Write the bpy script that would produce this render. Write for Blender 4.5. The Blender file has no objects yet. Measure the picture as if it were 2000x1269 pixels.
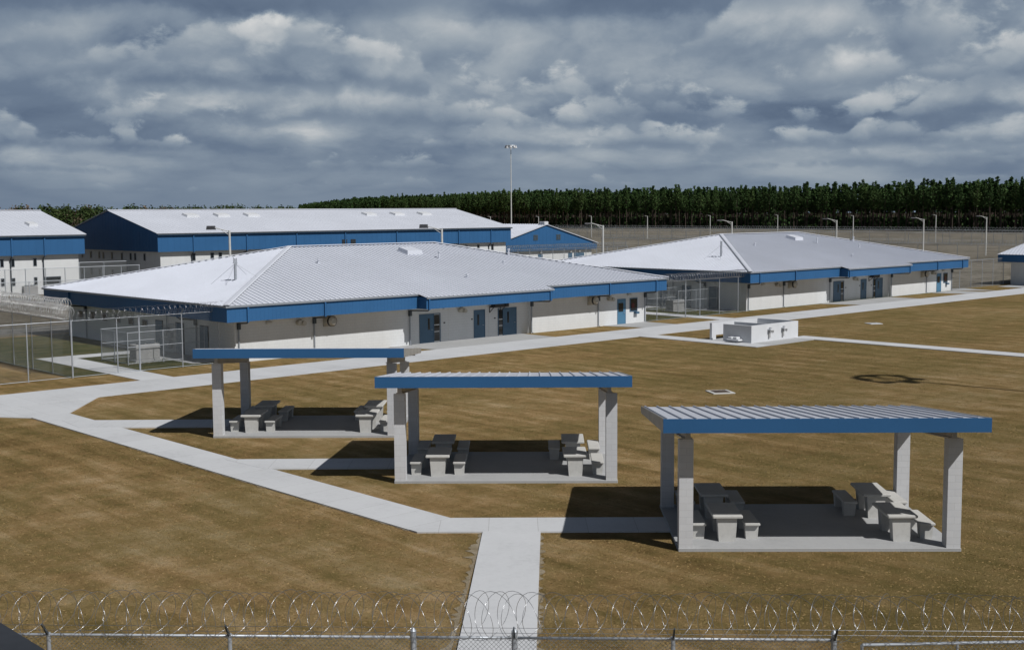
import bpy, math, random
from mathutils import Vector, Matrix
R = math.radians
random.seed(7)
sc = bpy.context.scene
col = sc.collection

# ------------------------------------------------------------------ helpers
class MB:
    """collects faces; build() links them as ONE mesh object"""
    def __init__(s): s.v = []; s.f = []; s.M = None
    def add(s, vs, fs):
        n = len(s.v)
        s.v += [tuple(s.M @ Vector(p)) if s.M else tuple(p) for p in vs]
        s.f += [tuple(i + n for i in f) for f in fs]
    def box(s, x0, x1, y0, y1, z0, z1):
        s.add([(x0,y0,z0),(x1,y0,z0),(x1,y1,z0),(x0,y1,z0),(x0,y0,z1),(x1,y0,z1),(x1,y1,z1),(x0,y1,z1)],
              [(3,2,1,0),(4,5,6,7),(0,1,5,4),(1,2,6,5),(2,3,7,6),(3,0,4,7)])
    def bbox(s, x0, x1, y0, y1, z0, z1, b=.015):
        """box with chamfered edges"""
        vs = []; 
        for z, i in ((z0, b), (z0 + b, 0), (z1 - b, 0), (z1, b)):
            a0, a1, c0, c1 = x0 + i, x1 - i, y0 + i, y1 - i
            vs += [(a0+b,c0,z),(a1-b,c0,z),(a1,c0+b,z),(a1,c1-b,z),(a1-b,c1,z),(a0+b,c1,z),(a0,c1-b,z),(a0,c0+b,z)]
        fs = [tuple(range(7, -1, -1)), tuple(range(24, 32))]
        for l in range(3):
            for k in range(8):
                fs.append((l*8+k, l*8+(k+1) % 8, l*8+8+(k+1) % 8, l*8+8+k))
        s.add(vs, fs)
    def prism(s, poly, z0, z1):
        n = len(poly)
        s.add([(x, y, z0) for x, y in poly] + [(x, y, z1) for x, y in poly],
              [tuple(range(n-1, -1, -1)), tuple(range(n, 2*n))] + [(k, (k+1) % n, n+(k+1) % n, n+k) for k in range(n)])
    def hexa(s, b, t):
        s.add(list(b) + list(t), [(3,2,1,0),(4,5,6,7),(0,1,5,4),(1,2,6,5),(2,3,7,6),(3,0,4,7)])
    def tube(s, pts, r, n=6, r1=None, cap=True):
        pts = [Vector(p) for p in pts]; m = len(pts)
        vs = []; up0 = None
        for i, p in enumerate(pts):
            d = (pts[min(i+1, m-1)] - pts[max(i-1, 0)]).normalized()
            if up0 is None:
                up0 = Vector((0,0,1)) if abs(d.z) < .9 else Vector((1,0,0))
            x = d.cross(up0)
            if x.length < 1e-4: x = d.cross(Vector((0,1,0)))
            x.normalize(); y = d.cross(x); up0 = -y if m > 2 else up0
            rr = r if r1 is None else r + (r1 - r) * i / max(1, m-1)
            for k in range(n):
                a = 2*math.pi*k/n
                vs.append(tuple(p + x*rr*math.cos(a) + y*rr*math.sin(a)))
        fs = [(i*n+k, i*n+(k+1) % n, (i+1)*n+(k+1) % n, (i+1)*n+k) for i in range(m-1) for k in range(n)]
        if cap: fs += [tuple(range(n-1, -1, -1)), tuple(range((m-1)*n, m*n))]
        s.add(vs, fs)
    def rib(s, p0, p1, w, h):
        """raised seam lying on a slope between two points"""
        p0, p1 = Vector(p0), Vector(p1); d = p1 - p0
        x = Vector((-d.y, d.x, 0)).normalized() * w / 2; up = Vector((0, 0, h))
        b = [p0-x, p0+x, p1+x, p1-x]
        t = [p0-x*.6+up, p0+x*.6+up, p1+x*.6+up, p1-x*.6+up]
        s.add([tuple(q) for q in b+t], [(4,5,6,7),(0,1,5,4),(1,2,6,5),(2,3,7,6),(3,0,4,7)])
    def build(s, name, mat, parent=None, loc=(0,0,0), rz=0, smooth=False):
        me = bpy.data.meshes.new(name); me.from_pydata(s.v, [], s.f); me.update()
        if smooth: me.polygons.foreach_set('use_smooth', [True]*len(me.polygons))
        if mat: me.materials.append(mat)
        o = bpy.data.objects.new(name, me); col.objects.link(o)
        o.location = loc; o.rotation_euler = (0, 0, rz)
        if parent: o.parent = parent
        return o

def tag(o, label=None, cat=None, group=None, kind=None):
    if label: o['label'] = label
    if cat: o['category'] = cat
    if group: o['group'] = group
    if kind: o['kind'] = kind
    return o
def thing(name, label, cat, loc=(0,0,0), rz=0, group=None):
    o = bpy.data.objects.new(name, None); col.objects.link(o)
    o.location = loc; o.rotation_euler = (0, 0, rz); o.empty_display_size = .3
    return tag(o, label, cat, group)
def copy_tree(o, parent=None):
    c = o.copy(); col.objects.link(c)
    if parent: c.parent = parent
    for ch in list(o.children): copy_tree(ch, c)
    return c

# ------------------------------------------------------------------ materials
def mat(name, base, rough=.7, metal=0, spec=.4):
    m = bpy.data.materials.new(name); m.use_nodes = True
    b = m.node_tree.nodes['Principled BSDF']
    b.inputs['Base Color'].default_value = (*base, 1); b.inputs['Roughness'].default_value = rough
    b.inputs['Metallic'].default_value = metal; b.inputs['Specular IOR Level'].default_value = spec
    return m
class NT:
    def __init__(s, m): s.t = m.node_tree; s.n = s.t.nodes; s.l = s.t.links
    def node(s, ty, **kw):
        n = s.n.new(ty)
        for k, v in kw.items(): setattr(n, k, v)
        return n
    def link(s, a, b): s.l.new(a, b)
    def math(s, op, a, b=None, c=None):
        n = s.n.new('ShaderNodeMath'); n.operation = op
        for i, v in enumerate((a, b, c)):
            if v is None: continue
            if isinstance(v, (int, float)): n.inputs[i].default_value = v
            else: s.l.new(v, n.inputs[i])
        return n.outputs[0]
    def noise(s, vec, scale, detail=4, rough=.55, dist=0):
        n = s.n.new('ShaderNodeTexNoise')
        n.inputs['Scale'].default_value = scale; n.inputs['Detail'].default_value = detail
        n.inputs['Roughness'].default_value = rough; n.inputs['Distortion'].default_value = dist
        if vec is not None: s.l.new(vec, n.inputs['Vector'])
        return n
    def ramp(s, fac, stops):
        n = s.n.new('ShaderNodeValToRGB'); e = n.color_ramp.elements
        while len(e) < len(stops): e.new(.5)
        for el, (p, c) in zip(e, stops): el.position = p; el.color = (*c, 1) if len(c) == 3 else c
        s.l.new(fac, n.inputs[0]); return n.outputs[0]
    def mix(s, fac, a, b, blend='MIX'):
        n = s.n.new('ShaderNodeMix'); n.data_type = 'RGBA'; n.blend_type = blend; n.clamp_factor = True
        for i, v in ((0, fac), (6, a), (7, b)):
            if isinstance(v, (int, float)): n.inputs[i].default_value = v
            elif isinstance(v, tuple): n.inputs[i].default_value = (*v, 1)
            else: s.l.new(v, n.inputs[i])
        return n.outputs[2]
    def obj(s, scale=(1,1,1), rz=0):
        tc = s.n.new('ShaderNodeTexCoord'); mp = s.n.new('ShaderNodeMapping')
        mp.inputs['Scale'].default_value = scale; mp.inputs['Rotation'].default_value = (0, 0, rz)
        s.l.new(tc.outputs['Object'], mp.inputs[0])
        if rz and tuple(scale) != (1, 1, 1):               # turn first, stretch afterwards
            mp.inputs['Scale'].default_value = (1, 1, 1); m2 = s.n.new('ShaderNodeMapping'); m2.inputs['Scale'].default_value = scale
            s.l.new(mp.outputs[0], m2.inputs[0]); return m2.outputs[0]
        return mp.outputs[0]
    def bump(s, h, strength, dist=.02):
        b = s.n.new('ShaderNodeBump'); b.inputs['Strength'].default_value = strength; b.inputs['Distance'].default_value = dist
        s.l.new(h, b.inputs['Height']); s.l.new(b.outputs[0], s.n['Principled BSDF'].inputs['Normal'])
    def base(s, c): s.l.new(c, s.n['Principled BSDF'].inputs['Base Color'])

def worn(name, base, rough=.7, metal=0, var=.12, scale=.7, spec=.4, bump=0, fine=18):
    """plain paint / metal with broad tonal drift and fine speckle"""
    m = mat(name, base, rough, metal, spec); t = NT(m)
    v = t.obj()
    a = t.noise(v, scale, 5, .6).outputs['Fac']; b = t.noise(v, fine, 3).outputs['Fac']
    f = t.math('ADD', t.math('MULTIPLY', a, .7), t.math('MULTIPLY', b, .3))
    lo = tuple(c*(1-var*1.6) for c in base); hi = tuple(min(1, c*(1+var)) for c in base)
    t.base(t.ramp(f, [(.3, lo), (.7, hi)]))
    if bump: t.bump(b, bump, .01)
    return m

def concrete(name, base, joint=0, width=0):
    m = mat(name, base, .85, 0, .25); t = NT(m); v = t.obj()
    a = t.noise(v, .35, 6, .65).outputs['Fac']; b = t.noise(v, 6, 6, .7).outputs['Fac']; c = t.noise(v, 60, 2).outputs['Fac']
    f = t.math('ADD', t.math('ADD', t.math('MULTIPLY', a, .5), t.math('MULTIPLY', b, .3)), t.math('MULTIPLY', c, .2))
    cc = t.ramp(f, [(.30, tuple(x*.76 for x in base)), (.48, base), (.68, tuple(min(1, x*1.10) for x in base))])
    if joint:
        tc = t.node('ShaderNodeTexCoord'); sp = t.node('ShaderNodeSeparateXYZ'); t.link(tc.outputs['Object'], sp.inputs[0])
        fr = t.math('ABSOLUTE', t.math('SUBTRACT', t.math('FRACT', t.math('DIVIDE', sp.outputs[0], joint)), .5))
        ln = t.math('LESS_THAN', fr, .012 / joint)
        # each poured bay a little different
        cell = t.node('ShaderNodeTexWhiteNoise', noise_dimensions='1D'); t.link(t.math('FLOOR', t.math('ADD', t.math('DIVIDE', sp.outputs[0], joint), .5)), cell.inputs['W'])
        cc = t.mix(.13, cc, t.ramp(cell.outputs[0], [(0, tuple(x*.75 for x in base)), (1, tuple(min(1, x*1.15) for x in base))]))
        if width:
            ln = t.math('MAXIMUM', ln, t.math('LESS_THAN', t.math('ABSOLUTE', sp.outputs[1]), .012))
        cc = t.mix(t.math('MULTIPLY', ln, .30), cc, (.16, .15, .13))
    t.base(cc); t.bump(b, .15, .01)
    return m

def block(name, base, bw=.4, bh=.2, var=.05):
    """painted concrete block: faint joints, drip streaks"""
    m = mat(name, base, .75, 0, .3); t = NT(m)
    tc = t.node('ShaderNodeTexCoord'); sp = t.node('ShaderNodeSeparateXYZ'); t.link(tc.outputs['Object'], sp.inputs[0])
    cb = t.node('ShaderNodeCombineXYZ'); t.link(t.math('ADD', sp.outputs[0], sp.outputs[1]), cb.inputs[0]); t.link(sp.outputs[2], cb.inputs[1])
    br = t.node('ShaderNodeTexBrick'); t.link(cb.outputs[0], br.inputs['Vector'])
    br.inputs['Scale'].default_value = 1; br.inputs['Brick Width'].default_value = bw; br.inputs['Row Height'].default_value = bh
    br.inputs['Mortar Size'].default_value = .006; br.inputs['Mortar Smooth'].default_value = .4
    br.inputs['Color1'].default_value = (*base, 1); br.inputs['Color2'].default_value = (*[c*(1-var) for c in base], 1)
    br.inputs['Mortar'].default_value = (*[c*.8 for c in base], 1)
    n = t.noise(t.obj((1, 1, .25)), 1.4, 5, .65).outputs['Fac']
    c = t.mix(t.math('MULTIPLY', t.math('SUBTRACT', .62, n), .5), br.outputs['Color'], tuple(x*.6 for x in base))
    t.base(c)
    inv = t.math('SUBTRACT', 1, br.outputs['Fac']); t.bump(inv, .25, .01)
    return m

def ground_mat(name, stops, green, gfac=.5, along=0.0, thick=None):
    m = mat(name, (.2, .13, .06), .95, 0, .05); t = NT(m)
    v = t.obj(rz=along)
    st = t.obj((.13, 1.5, 1), rz=along)                      # mower streaks
    def n(vec, sc_, det, ro, di=0, gain=3.4):
        return t.math('MULTIPLY', t.math('SUBTRACT', t.noise(vec, sc_, det, ro, di).outputs['Fac'], .5), gain)
    a = n(v, .055, 5, .6, .6); s1 = n(st, .8, 7, .66, .5); s2 = n(t.obj((1.0, .22, 1), rz=along), .5, 6, .65, .4)
    b = n(v, .8, 6, .66, .3); c = n(v, 7, 4, .75); d = n(v, 40, 3, .8)
    f = .5
    for q, k in ((a, .30), (s1, .36), (s2, .20), (b, .30), (c, .17), (d, .07)): f = t.math('MULTIPLY_ADD', q, k, f)
    sp_ = t.node('ShaderNodeSeparateXYZ'); t.link(v, sp_.inputs[0])
    wv = t.math('SINE', t.math('ADD', t.math('MULTIPLY', sp_.outputs[1], 2.9), t.math('MULTIPLY', t.noise(v, .09, 4, .6).outputs['Fac'], 22)))
    f = t.math('MULTIPLY_ADD', wv, .07, f)
    cc = t.ramp(f, stops)
    g = t.noise(v, .12, 6, .7, .8).outputs['Fac']; g2 = t.noise(v, 1.4, 5, .7).outputs['Fac']
    gm = t.ramp(t.math('ADD', t.math('MULTIPLY', g, .6), t.math('MULTIPLY', g2, .4)), [(.42, (0, 0, 0)), (.55, (1, 1, 1))])
    cc = t.mix(t.math('MULTIPLY', gm, gfac), cc, t.mix(.5, cc, green, 'MIX'))
    if thick:                                                 # tint turns darker and more olive towards the right, edge broken by noise
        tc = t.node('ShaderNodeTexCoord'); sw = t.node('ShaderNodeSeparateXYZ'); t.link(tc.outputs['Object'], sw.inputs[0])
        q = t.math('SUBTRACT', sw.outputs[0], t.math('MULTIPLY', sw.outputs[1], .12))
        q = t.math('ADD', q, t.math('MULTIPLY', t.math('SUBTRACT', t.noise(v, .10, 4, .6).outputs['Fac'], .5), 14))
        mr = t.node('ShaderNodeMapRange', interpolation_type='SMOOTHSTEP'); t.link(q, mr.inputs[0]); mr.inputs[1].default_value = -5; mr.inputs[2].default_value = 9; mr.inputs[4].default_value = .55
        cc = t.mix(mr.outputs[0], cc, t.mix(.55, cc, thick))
    t.base(cc); t.bump(t.math('ADD', c, d), .8, .05)
    return m

M = {}
M['concrete'] = concrete('path_concrete', (.54, .55, .565), 1.52)
M['concrete_wide'] = concrete('walkway_concrete', (.53, .54, .555), 1.52, 1)
M['plain'] = concrete('path_plain', (.54, .55, .565))
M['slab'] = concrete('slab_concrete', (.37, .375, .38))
M['precast'] = concrete('precast_concrete', (.50, .495, .475))
M['wall'] = block('white_painted_block', (.64, .655, .665), .4, .2, .02)
M['pier'] = block('grey_block_pier', (.60, .61, .63), .4, .2, .06)
M['blue'] = worn('blue_fascia_steel', (.032, .115, .262), .5, 0, .07, .35, .2)
M['door'] = worn('slate_blue_door', (.060, .125, .200), .45, 0, .08, 1.2)
M['bright_door'] = worn('pale_blue_door', (.07, .18, .29), .45, 0, .08, 1.2)
M['roof'] = worn('white_metal_roof', (.575, .60, .665), .6, .0, .05, .18, .15, fine=7)
M['roof_p'] = worn('grey_metal_roof', (.55, .57, .63), .5, .1, .06, .5, .25)
M['trim'] = worn('galvanised_trim', (.42, .41, .39), .5, .4, .15, 1.5)
M['gutter'] = worn('gutter_steel', (.30, .33, .37), .45, .3, .1, 1)
M['dark'] = worn('dark_downpipe', (.06, .075, .09), .5, .2, .2, 2)
M['soffit'] = worn('soffit_panel', (.62, .62, .60), .7, 0, .05, 1)
M['steel'] = worn('galvanised_steel', (.40, .43, .47), .45, .35, .15, 3)
M['pole'] = worn('pale_pole', (.60, .60, .58), .6, .1, .1, 1)
M['wire'] = worn('razor_wire_steel', (.40, .41, .43), .3, .9, .1, 6)
M['wire_b'] = worn('bright_razor_wire', (.80, .81, .82), .3, .6, .1, 6)
M['mesh'] = worn('chain_link_wire', (.30, .32, .33), .5, .5, .2, 4)
M['glass'] = mat('dark_window_glass', (.012, .016, .02), .12, 0, .6)
M['fan'] = worn('beige_fan_housing', (.45, .43, .38), .5, .1, .2, 4)
M['black'] = worn('black_fitting', (.03, .03, .032), .5, 0, .3, 4)
M['lamp'] = worn('lamp_housing', (.08, .08, .085), .45, .3, .2, 4)
M['white'] = worn('white_painted_wall', (.60, .615, .64), .7, 0, .05, .8)
M['tower'] = worn('dark_tower_roof', (.040, .044, .052), .6, .2, .15, 3)
M['ac'] = worn('grey_unit_casing', (.36, .36, .36), .55, .2, .1, 2)
M['red'] = mat('red_reflection_paint', (.10, .018, .012), .6)  # colour standing in for a red-brown reflection in the window
A_B = R(47.00917)                        # bearing of the long fronts
RZ = math.pi/2 - A_B
LAWN = [(.06, (.185, .122, .046)), (.30, (.29, .192, .080)), (.52, (.395, .260, .116)), (.74, (.51, .35, .178)), (.95, (.63, .46, .27))]
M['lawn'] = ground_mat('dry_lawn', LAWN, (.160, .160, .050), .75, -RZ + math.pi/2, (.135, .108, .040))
M['yard'] = ground_mat('green_yard', [(.3, (.06, .065, .02)), (.5, (.105, .105, .038)), (.7, (.19, .16, .07))], (.07, .09, .022), .8, 0)
M['field'] = ground_mat('pale_field', [(.2, (.135, .117, .092)), (.5, (.24, .212, .172)), (.8, (.36, .325, .275))], (.09, .095, .055), .5, 0)
M['edge'] = ground_mat('sandy_edge', [(.2, (.34, .27, .18)), (.5, (.47, .39, .28)), (.8, (.58, .50, .38))], (.25, .2, .09), .4, 0)
M['floor'] = ground_mat('pine_straw_floor', [(.3, (.016, .013, .008)), (.5, (.030, .023, .014)), (.7, (.048, .036, .022))], (.02, .028, .010), .6, 0)
M['gravel'] = ground_mat('grey_road', [(.3, (.12, .12, .115)), (.5, (.2, .195, .185)), (.7, (.3, .29, .27))], (.2, .19, .16), .2, 0)
def leaf(name, c1, c2, c3):
    m = mat(name, c2, .75, 0, .15); t = NT(m)
    oi = t.node('ShaderNodeObjectInfo'); ge = t.node('ShaderNodeNewGeometry')
    f = t.math('ADD', t.math('MULTIPLY', oi.outputs['Random'], .45), t.math('MULTIPLY', ge.outputs['Random Per Island'], .55))
    t.base(t.ramp(f, [(.1, c1), (.5, c2), (.92, c3)]))
    return m
M['needle'] = leaf('pine_needles', (.024, .052, .016), (.045, .088, .024), (.085, .130, .040))
M['leaf'] = leaf('broad_leaves', (.022, .038, .011), (.036, .060, .017), (.065, .085, .027))
M['leaf_b'] = leaf('brown_leaves', (.070, .055, .035), (.12, .09, .06), (.17, .13, .09))
M['bark'] = worn('pine_bark', (.085, .062, .05), .9, 0, .3, 1.5)

# ------------------------------------------------------------------ site frame
H = 9.7
O1 = Vector((-18.12347, 77.58852, 0))
U = Vector((math.sin(A_B), math.cos(A_B), 0)); V = Vector((-math.cos(A_B), math.sin(A_B), 0))
def S(s, t, z=0): return O1 + U*s + V*t + Vector((0, 0, z))

# ------------------------------------------------------------------ ground, paths
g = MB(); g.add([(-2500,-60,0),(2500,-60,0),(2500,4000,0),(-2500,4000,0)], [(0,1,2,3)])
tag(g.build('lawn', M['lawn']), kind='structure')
PAVED = []
def sheet(name, m, quad, z, loc, rz):
    c_, s_ = math.cos(rz), math.sin(rz)
    if name in ('path', 'walkway', 'forecourt'): PAVED.append([(loc[0]+c_*x-s_*y, loc[1]+s_*x+c_*y) for x, y in quad])
    b = MB(); b.prism(quad, -.02, z); o = b.build(name, m, None, loc, rz); return tag(o, kind='structure')
def srect(name, m, s0, s1, t0, t1, z, rot=False):
    """rectangle in the buildings' frame; rot turns its joints to the other direction"""
    c = S((s0+s1)/2, (t0+t1)/2); a, b = (s1-s0)/2, (t1-t0)/2
    if rot: return sheet(name, m, [(-b,-a),(b,-a),(b,a),(-b,a)], z, c, RZ + math.pi/2)
    return sheet(name, m, [(-a,-b),(a,-b),(a,b),(-a,b)], z, c, RZ)
def spoly(name, m, pts, z):
    return sheet(name, m, pts, z, O1, RZ)
EDGE0 = [(262, 452), (210, 499), (133, 635), (0, 726), (-128, 1017), (-310, 1797)][::-1]
# pale ground beyond the yards, green yards, road
spoly('far_field', M['field'], [(-90, 30), (60, 30), (60, 36), (112, 36), (130, 22), (150, -60), (420, -160), (700, 420), (-90, 420)], .008)
b = MB(); b.prism([(x, y) for x, y in EDGE0] + [(900, 600), (2400, 3950), (-1300, 3950)], -.02, .012)
tag(b.build('forest_floor', M['floor'], None), kind='structure')
spoly('yard_grass', M['yard'], [(-9.4, 1.9), (42, 1.9), (42, 29), (-9.4, 29)], .012)
spoly('yard_grass', M['yard'], [(42.3, 1.6), (100, 1.6), (100, 29), (42.3, 29)], .012)
spoly('far_field', M['field'], [(99.9, 3.4), (112, 3.4), (135, 3.4), (135, 60), (99.9, 60)], .014)
spoly('gravel_road', M['gravel'], [(-60, 31), (60, 33), (60, 38), (-60, 36)], .016)
srect('walkway', M['concrete_wide'], -60, 114, -6.7, -2.25, .040)
spoly('path', M['concrete'], [(-16.9, -6.6), (-16.9, -11.0), (-15.05, -10.85), (-11.6, -6.6)], .036)
spoly('path', M['concrete'], [(-20.4, -6.6), (-17.9, -9.5), (-16.8, -11.0), (-16.8, -6.6)], .032)
srect('path', M['concrete'], -16.9, -15.05, -40.0, -10.8, .044, True)
# turn by the nearest pavilion and the stretch across to it (frame of the pavilions)
sheet('path', M['concrete'], [(-3.2, 36.81), (-2.93, 36.52), (4.85, 36.42), (4.85, 38.12), (-1.98, 38.2)], .048, (0,0,0), 0)
b = MB(); b.prism([(-16.6, -.88), (16.6, -.88), (16.6, .88), (-16.6, .88)], -.02, .052)
tag(b.build('path', M['plain'], None, (-.60, 19.9, 0), R(90) - math.atan(.033)), kind='structure')
# sandy, ragged margins where the turf stops short of the slab
def margin(p0, p1, w, z, rnd):
    p0, p1 = Vector((*p0, 0)), Vector((*p1, 0)); d = p1-p0; L = d.length; d.normalize(); n = Vector((-d.y, d.x, 0)); k = max(4, int(L/.16)); b = MB()
    A = [p0 + d*(L*i/k) - n*.05 for i in range(k+1)]; B = [p0 + d*(L*i/k) + n*w*(.15 + rnd.random()**2*(1.6 if rnd.random() > .15 else 2.6)) for i in range(k+1)]
    b.add([tuple(q + Vector((0,0,z))) for q in A+B], [(i, i+1, k+2+i, k+1+i) for i in range(k)]); tag(b.build('sandy_margin', M['edge']), kind='structure')
rm = random.Random(8)
margin((-1.47, 26), (-.97, 36.4), .13, .014, rm); margin((.79, 36.4), (.29, 21), .13, .014, rm); margin((-1.95, 12), (-1.47, 26), .12, .014, rm)
for q0, q1 in (((-16.9, -40), (-16.9, -11)), ((-15.05, -11), (-15.05, -40))): margin(S(*q0)[:2], S(*q1)[:2], .05, .014, rm)
margin(S(113, -6.7)[:2], S(41, -6.7)[:2], .06, .014, rm); margin(S(32, -6.7)[:2], S(-11.6, -6.7)[:2], .06, .014, rm)
sheet('path', M['concrete'], [(-3.1, -.98), (3.65, -.98), (3.65, 1.02), (-4.6, 1.02)], .049, (-16.7, 56.22, 0), 0)
sheet('path', M['concrete'], [(-2.4, -.92), (2.75, -.92), (2.75, .92), (-4.35, .92)], .049, (-7.05, 46.85, 0), 0)
for k, ds in enumerate((0, 56.24)):
    q = .004*k
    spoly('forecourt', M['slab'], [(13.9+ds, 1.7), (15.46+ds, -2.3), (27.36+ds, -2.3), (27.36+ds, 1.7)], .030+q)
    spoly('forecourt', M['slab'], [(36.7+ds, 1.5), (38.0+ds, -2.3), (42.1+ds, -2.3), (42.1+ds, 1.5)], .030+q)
    d2 = 0 if k == 0 else 55.15
    srect('path', M['concrete'], -7.05+d2, -4.95+d2, -2.3, 12.9, .034+q, True)
    srect('path', M['concrete'], -7.05+d2, 1.3+d2, 11.5, 13.2, .026+q)
    spoly('forecourt', M['slab'], [(-.9+ds, 3.0), (1.4+ds, 3.0), (1.4+ds, 12.4), (-.9+ds, 12.4)], .022)
srect('path', M['concrete'], 32.0, 33.85, -17.7, -6.6, .046, True)
spoly('forecourt', M['slab'], [(32.0, -17.7), (40.4, -17.7), (40.4, -12.0), (33.8, -12.0)], .038)
srect('path', M['concrete'], 39.25, 41.05, -42, -15.6, .050, True)
spoly('forecourt', M['slab'], [(101.5, -2.3), (103.2, 3.0), (101.5, 3.3), (98.3, 2.9)], .028)
spoly('forecourt', M['slab'], [(108.4, -2.3), (128, -2.3), (128, 2.2), (109.2, 1.4)], .030)

# ------------------------------------------------------------------ shared bits
def lean_tube(mb, p, q, w): mb.tube([p, q], w, 4)
def coil(mb, p0, p1, r, pitch, wr, n=14, seg=4, phase=0, double=True, wob=.06, rnd=None, tilt=.7):
    """concertina razor coil from p0 to p1"""
    rnd = rnd or random
    p0, p1 = Vector(p0), Vector(p1); d = p1 - p0; Ln = d.length; d.normalize()
    x = Vector((-d.y, d.x, 0)).normalized(); z = Vector((0,0,1))
    for sgn in ((1, -1) if double else (1,)):
        turns = max(1, int(Ln / pitch)); pts = []
        jit = [rnd.uniform(-1, 1) for _ in range(turns+2)]
        for i in range(turns*n + 1):
            a = 2*math.pi*i/n; k = i/(turns*n); ti = i // n
            j = jit[ti]*(1-(i % n)/n) + jit[ti+1]*((i % n)/n)
            rr = r*(1 + wob*j)
            pts.append(p0 + d*(Ln*k + j*pitch*.18 + sgn*tilt*r*math.cos(a)) + x*rr*math.cos(a + phase) + z*(rr*math.sin(a + phase) + wob*r*j*.5))
        mb.tube(pts, wr, seg, cap=False)
def chain(mb, p0, p1, z0, z1, sp, w):
    """diamond wire fabric in the upright plane through p0-p1"""
    p0 = Vector((p0[0], p0[1], 0)); p1 = Vector((p1[0], p1[1], 0)); d = p1 - p0; Ln = d.length; d.normalize(); hh = z1 - z0
    nrm = Vector((-d.y, d.x, 0)) * w * .5
    for sg in (1, -1):
        a = -hh if sg == 1 else 0.0
        end = Ln if sg == 1 else Ln + hh
        while a < end:
            # line: x = a + sg*h
            h0, h1 = 0.0, hh
            if sg == 1:
                if a < 0: h0 = -a
                if a + hh > Ln: h1 = Ln - a
            else:
                if a > Ln: h0 = a - Ln
                if a - hh < 0: h1 = a
            if h1 - h0 > .02:
                q0 = p0 + d*(a + sg*h0) + Vector((0,0,z0+h0)); q1 = p0 + d*(a + sg*h1) + Vector((0,0,z0+h1))
                e = (d*(-sg) + Vector((0,0,1))).normalized()*w*.5
                # thin triangular wire
                vs = [q0-e, q0+e, q0+nrm*1.7, q1-e, q1+e, q1+nrm*1.7]
                mb.add([tuple(k) for k in vs], [(0,1,4,3),(1,2,5,4),(2,0,3,5)])
            a += sp
def fence(label, pts, h, posts, group=None, mesh=(.11, .0042), coilr=0, pitch=.3, cw=.012, coil_n=10, arms=False, side=1, pr=.035, rails=True,
          cz=.32, ends=(), wires=True, double=True):
    """straight chain-link run; posts = distances of the posts along it"""
    p0, p1 = Vector((*pts[0][:2], 0)), Vector((*pts[1][:2], 0))
    d = (p1-p0); Ln = d.length; d.normalize(); n = Vector((-d.y, d.x, 0))*side
    root = thing('chain_link_fence', label, 'fence', p0, 0, group)
    for k, x in enumerate(posts):
        b = MB(); r = pr*1.6 if x in ends else pr
        q = d*x
        b.tube([(q.x, q.y, 0), (q.x, q.y, h+.05)], r, 8)
        if x in ends: b.tube([(q.x, q.y, h+.05), (q.x, q.y, h+.1)], r*1.15, 8, r1=r*.4)
        if arms: b.tube([q + Vector((0,0,h)), q + n*.3 + Vector((0,0,h+.34))], pr*.6, 5)
        b.build('post', M['steel'], root, smooth=False)
    if rails:
        b = MB(); q = d*Ln; b.tube([(0,0,h), (q.x,q.y,h)], pr*.75, 6); b.build('top_rail', M['steel'], root)
        b = MB(); b.tube([(0,0,.06), (q.x,q.y,.06)], pr*.5, 5); b.build('bottom_rail', M['steel'], root)
    b = MB(); chain(b, (0,0), (d.x*Ln, d.y*Ln), .05, h, mesh[0], mesh[1]); b.build('wire_mesh', M['mesh'], root)
    if wires and arms:
        b = MB()
        for f in (.35, .7, 1):
            o = n*.3*f + Vector((0,0,h+.34*f)); b.tube([o, d*Ln+o], .006, 3)
        b.build('barbed_wire', M['wire'], root)
    if coilr:
        b = MB(); o = n*.16 + Vector((0,0,h+cz)); coil(b, o, d*Ln+o, coilr, pitch, cw, coil_n, 3, double=double)
        b.build('razor_coil', M['wire_b'] if cz > .45 else M['wire'] if cw < .016 else M['mesh'], root, smooth=True)
        if cz > .45:
            b = MB(); o = n*.22 + Vector((0,0,h+cz+.5)); coil(b, o, d*Ln+o, coilr*.85, pitch*1.1, cw, coil_n, 3, double=double); b.build('razor_coil', M['wire_b'], root, smooth=True)
    return root

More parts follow.
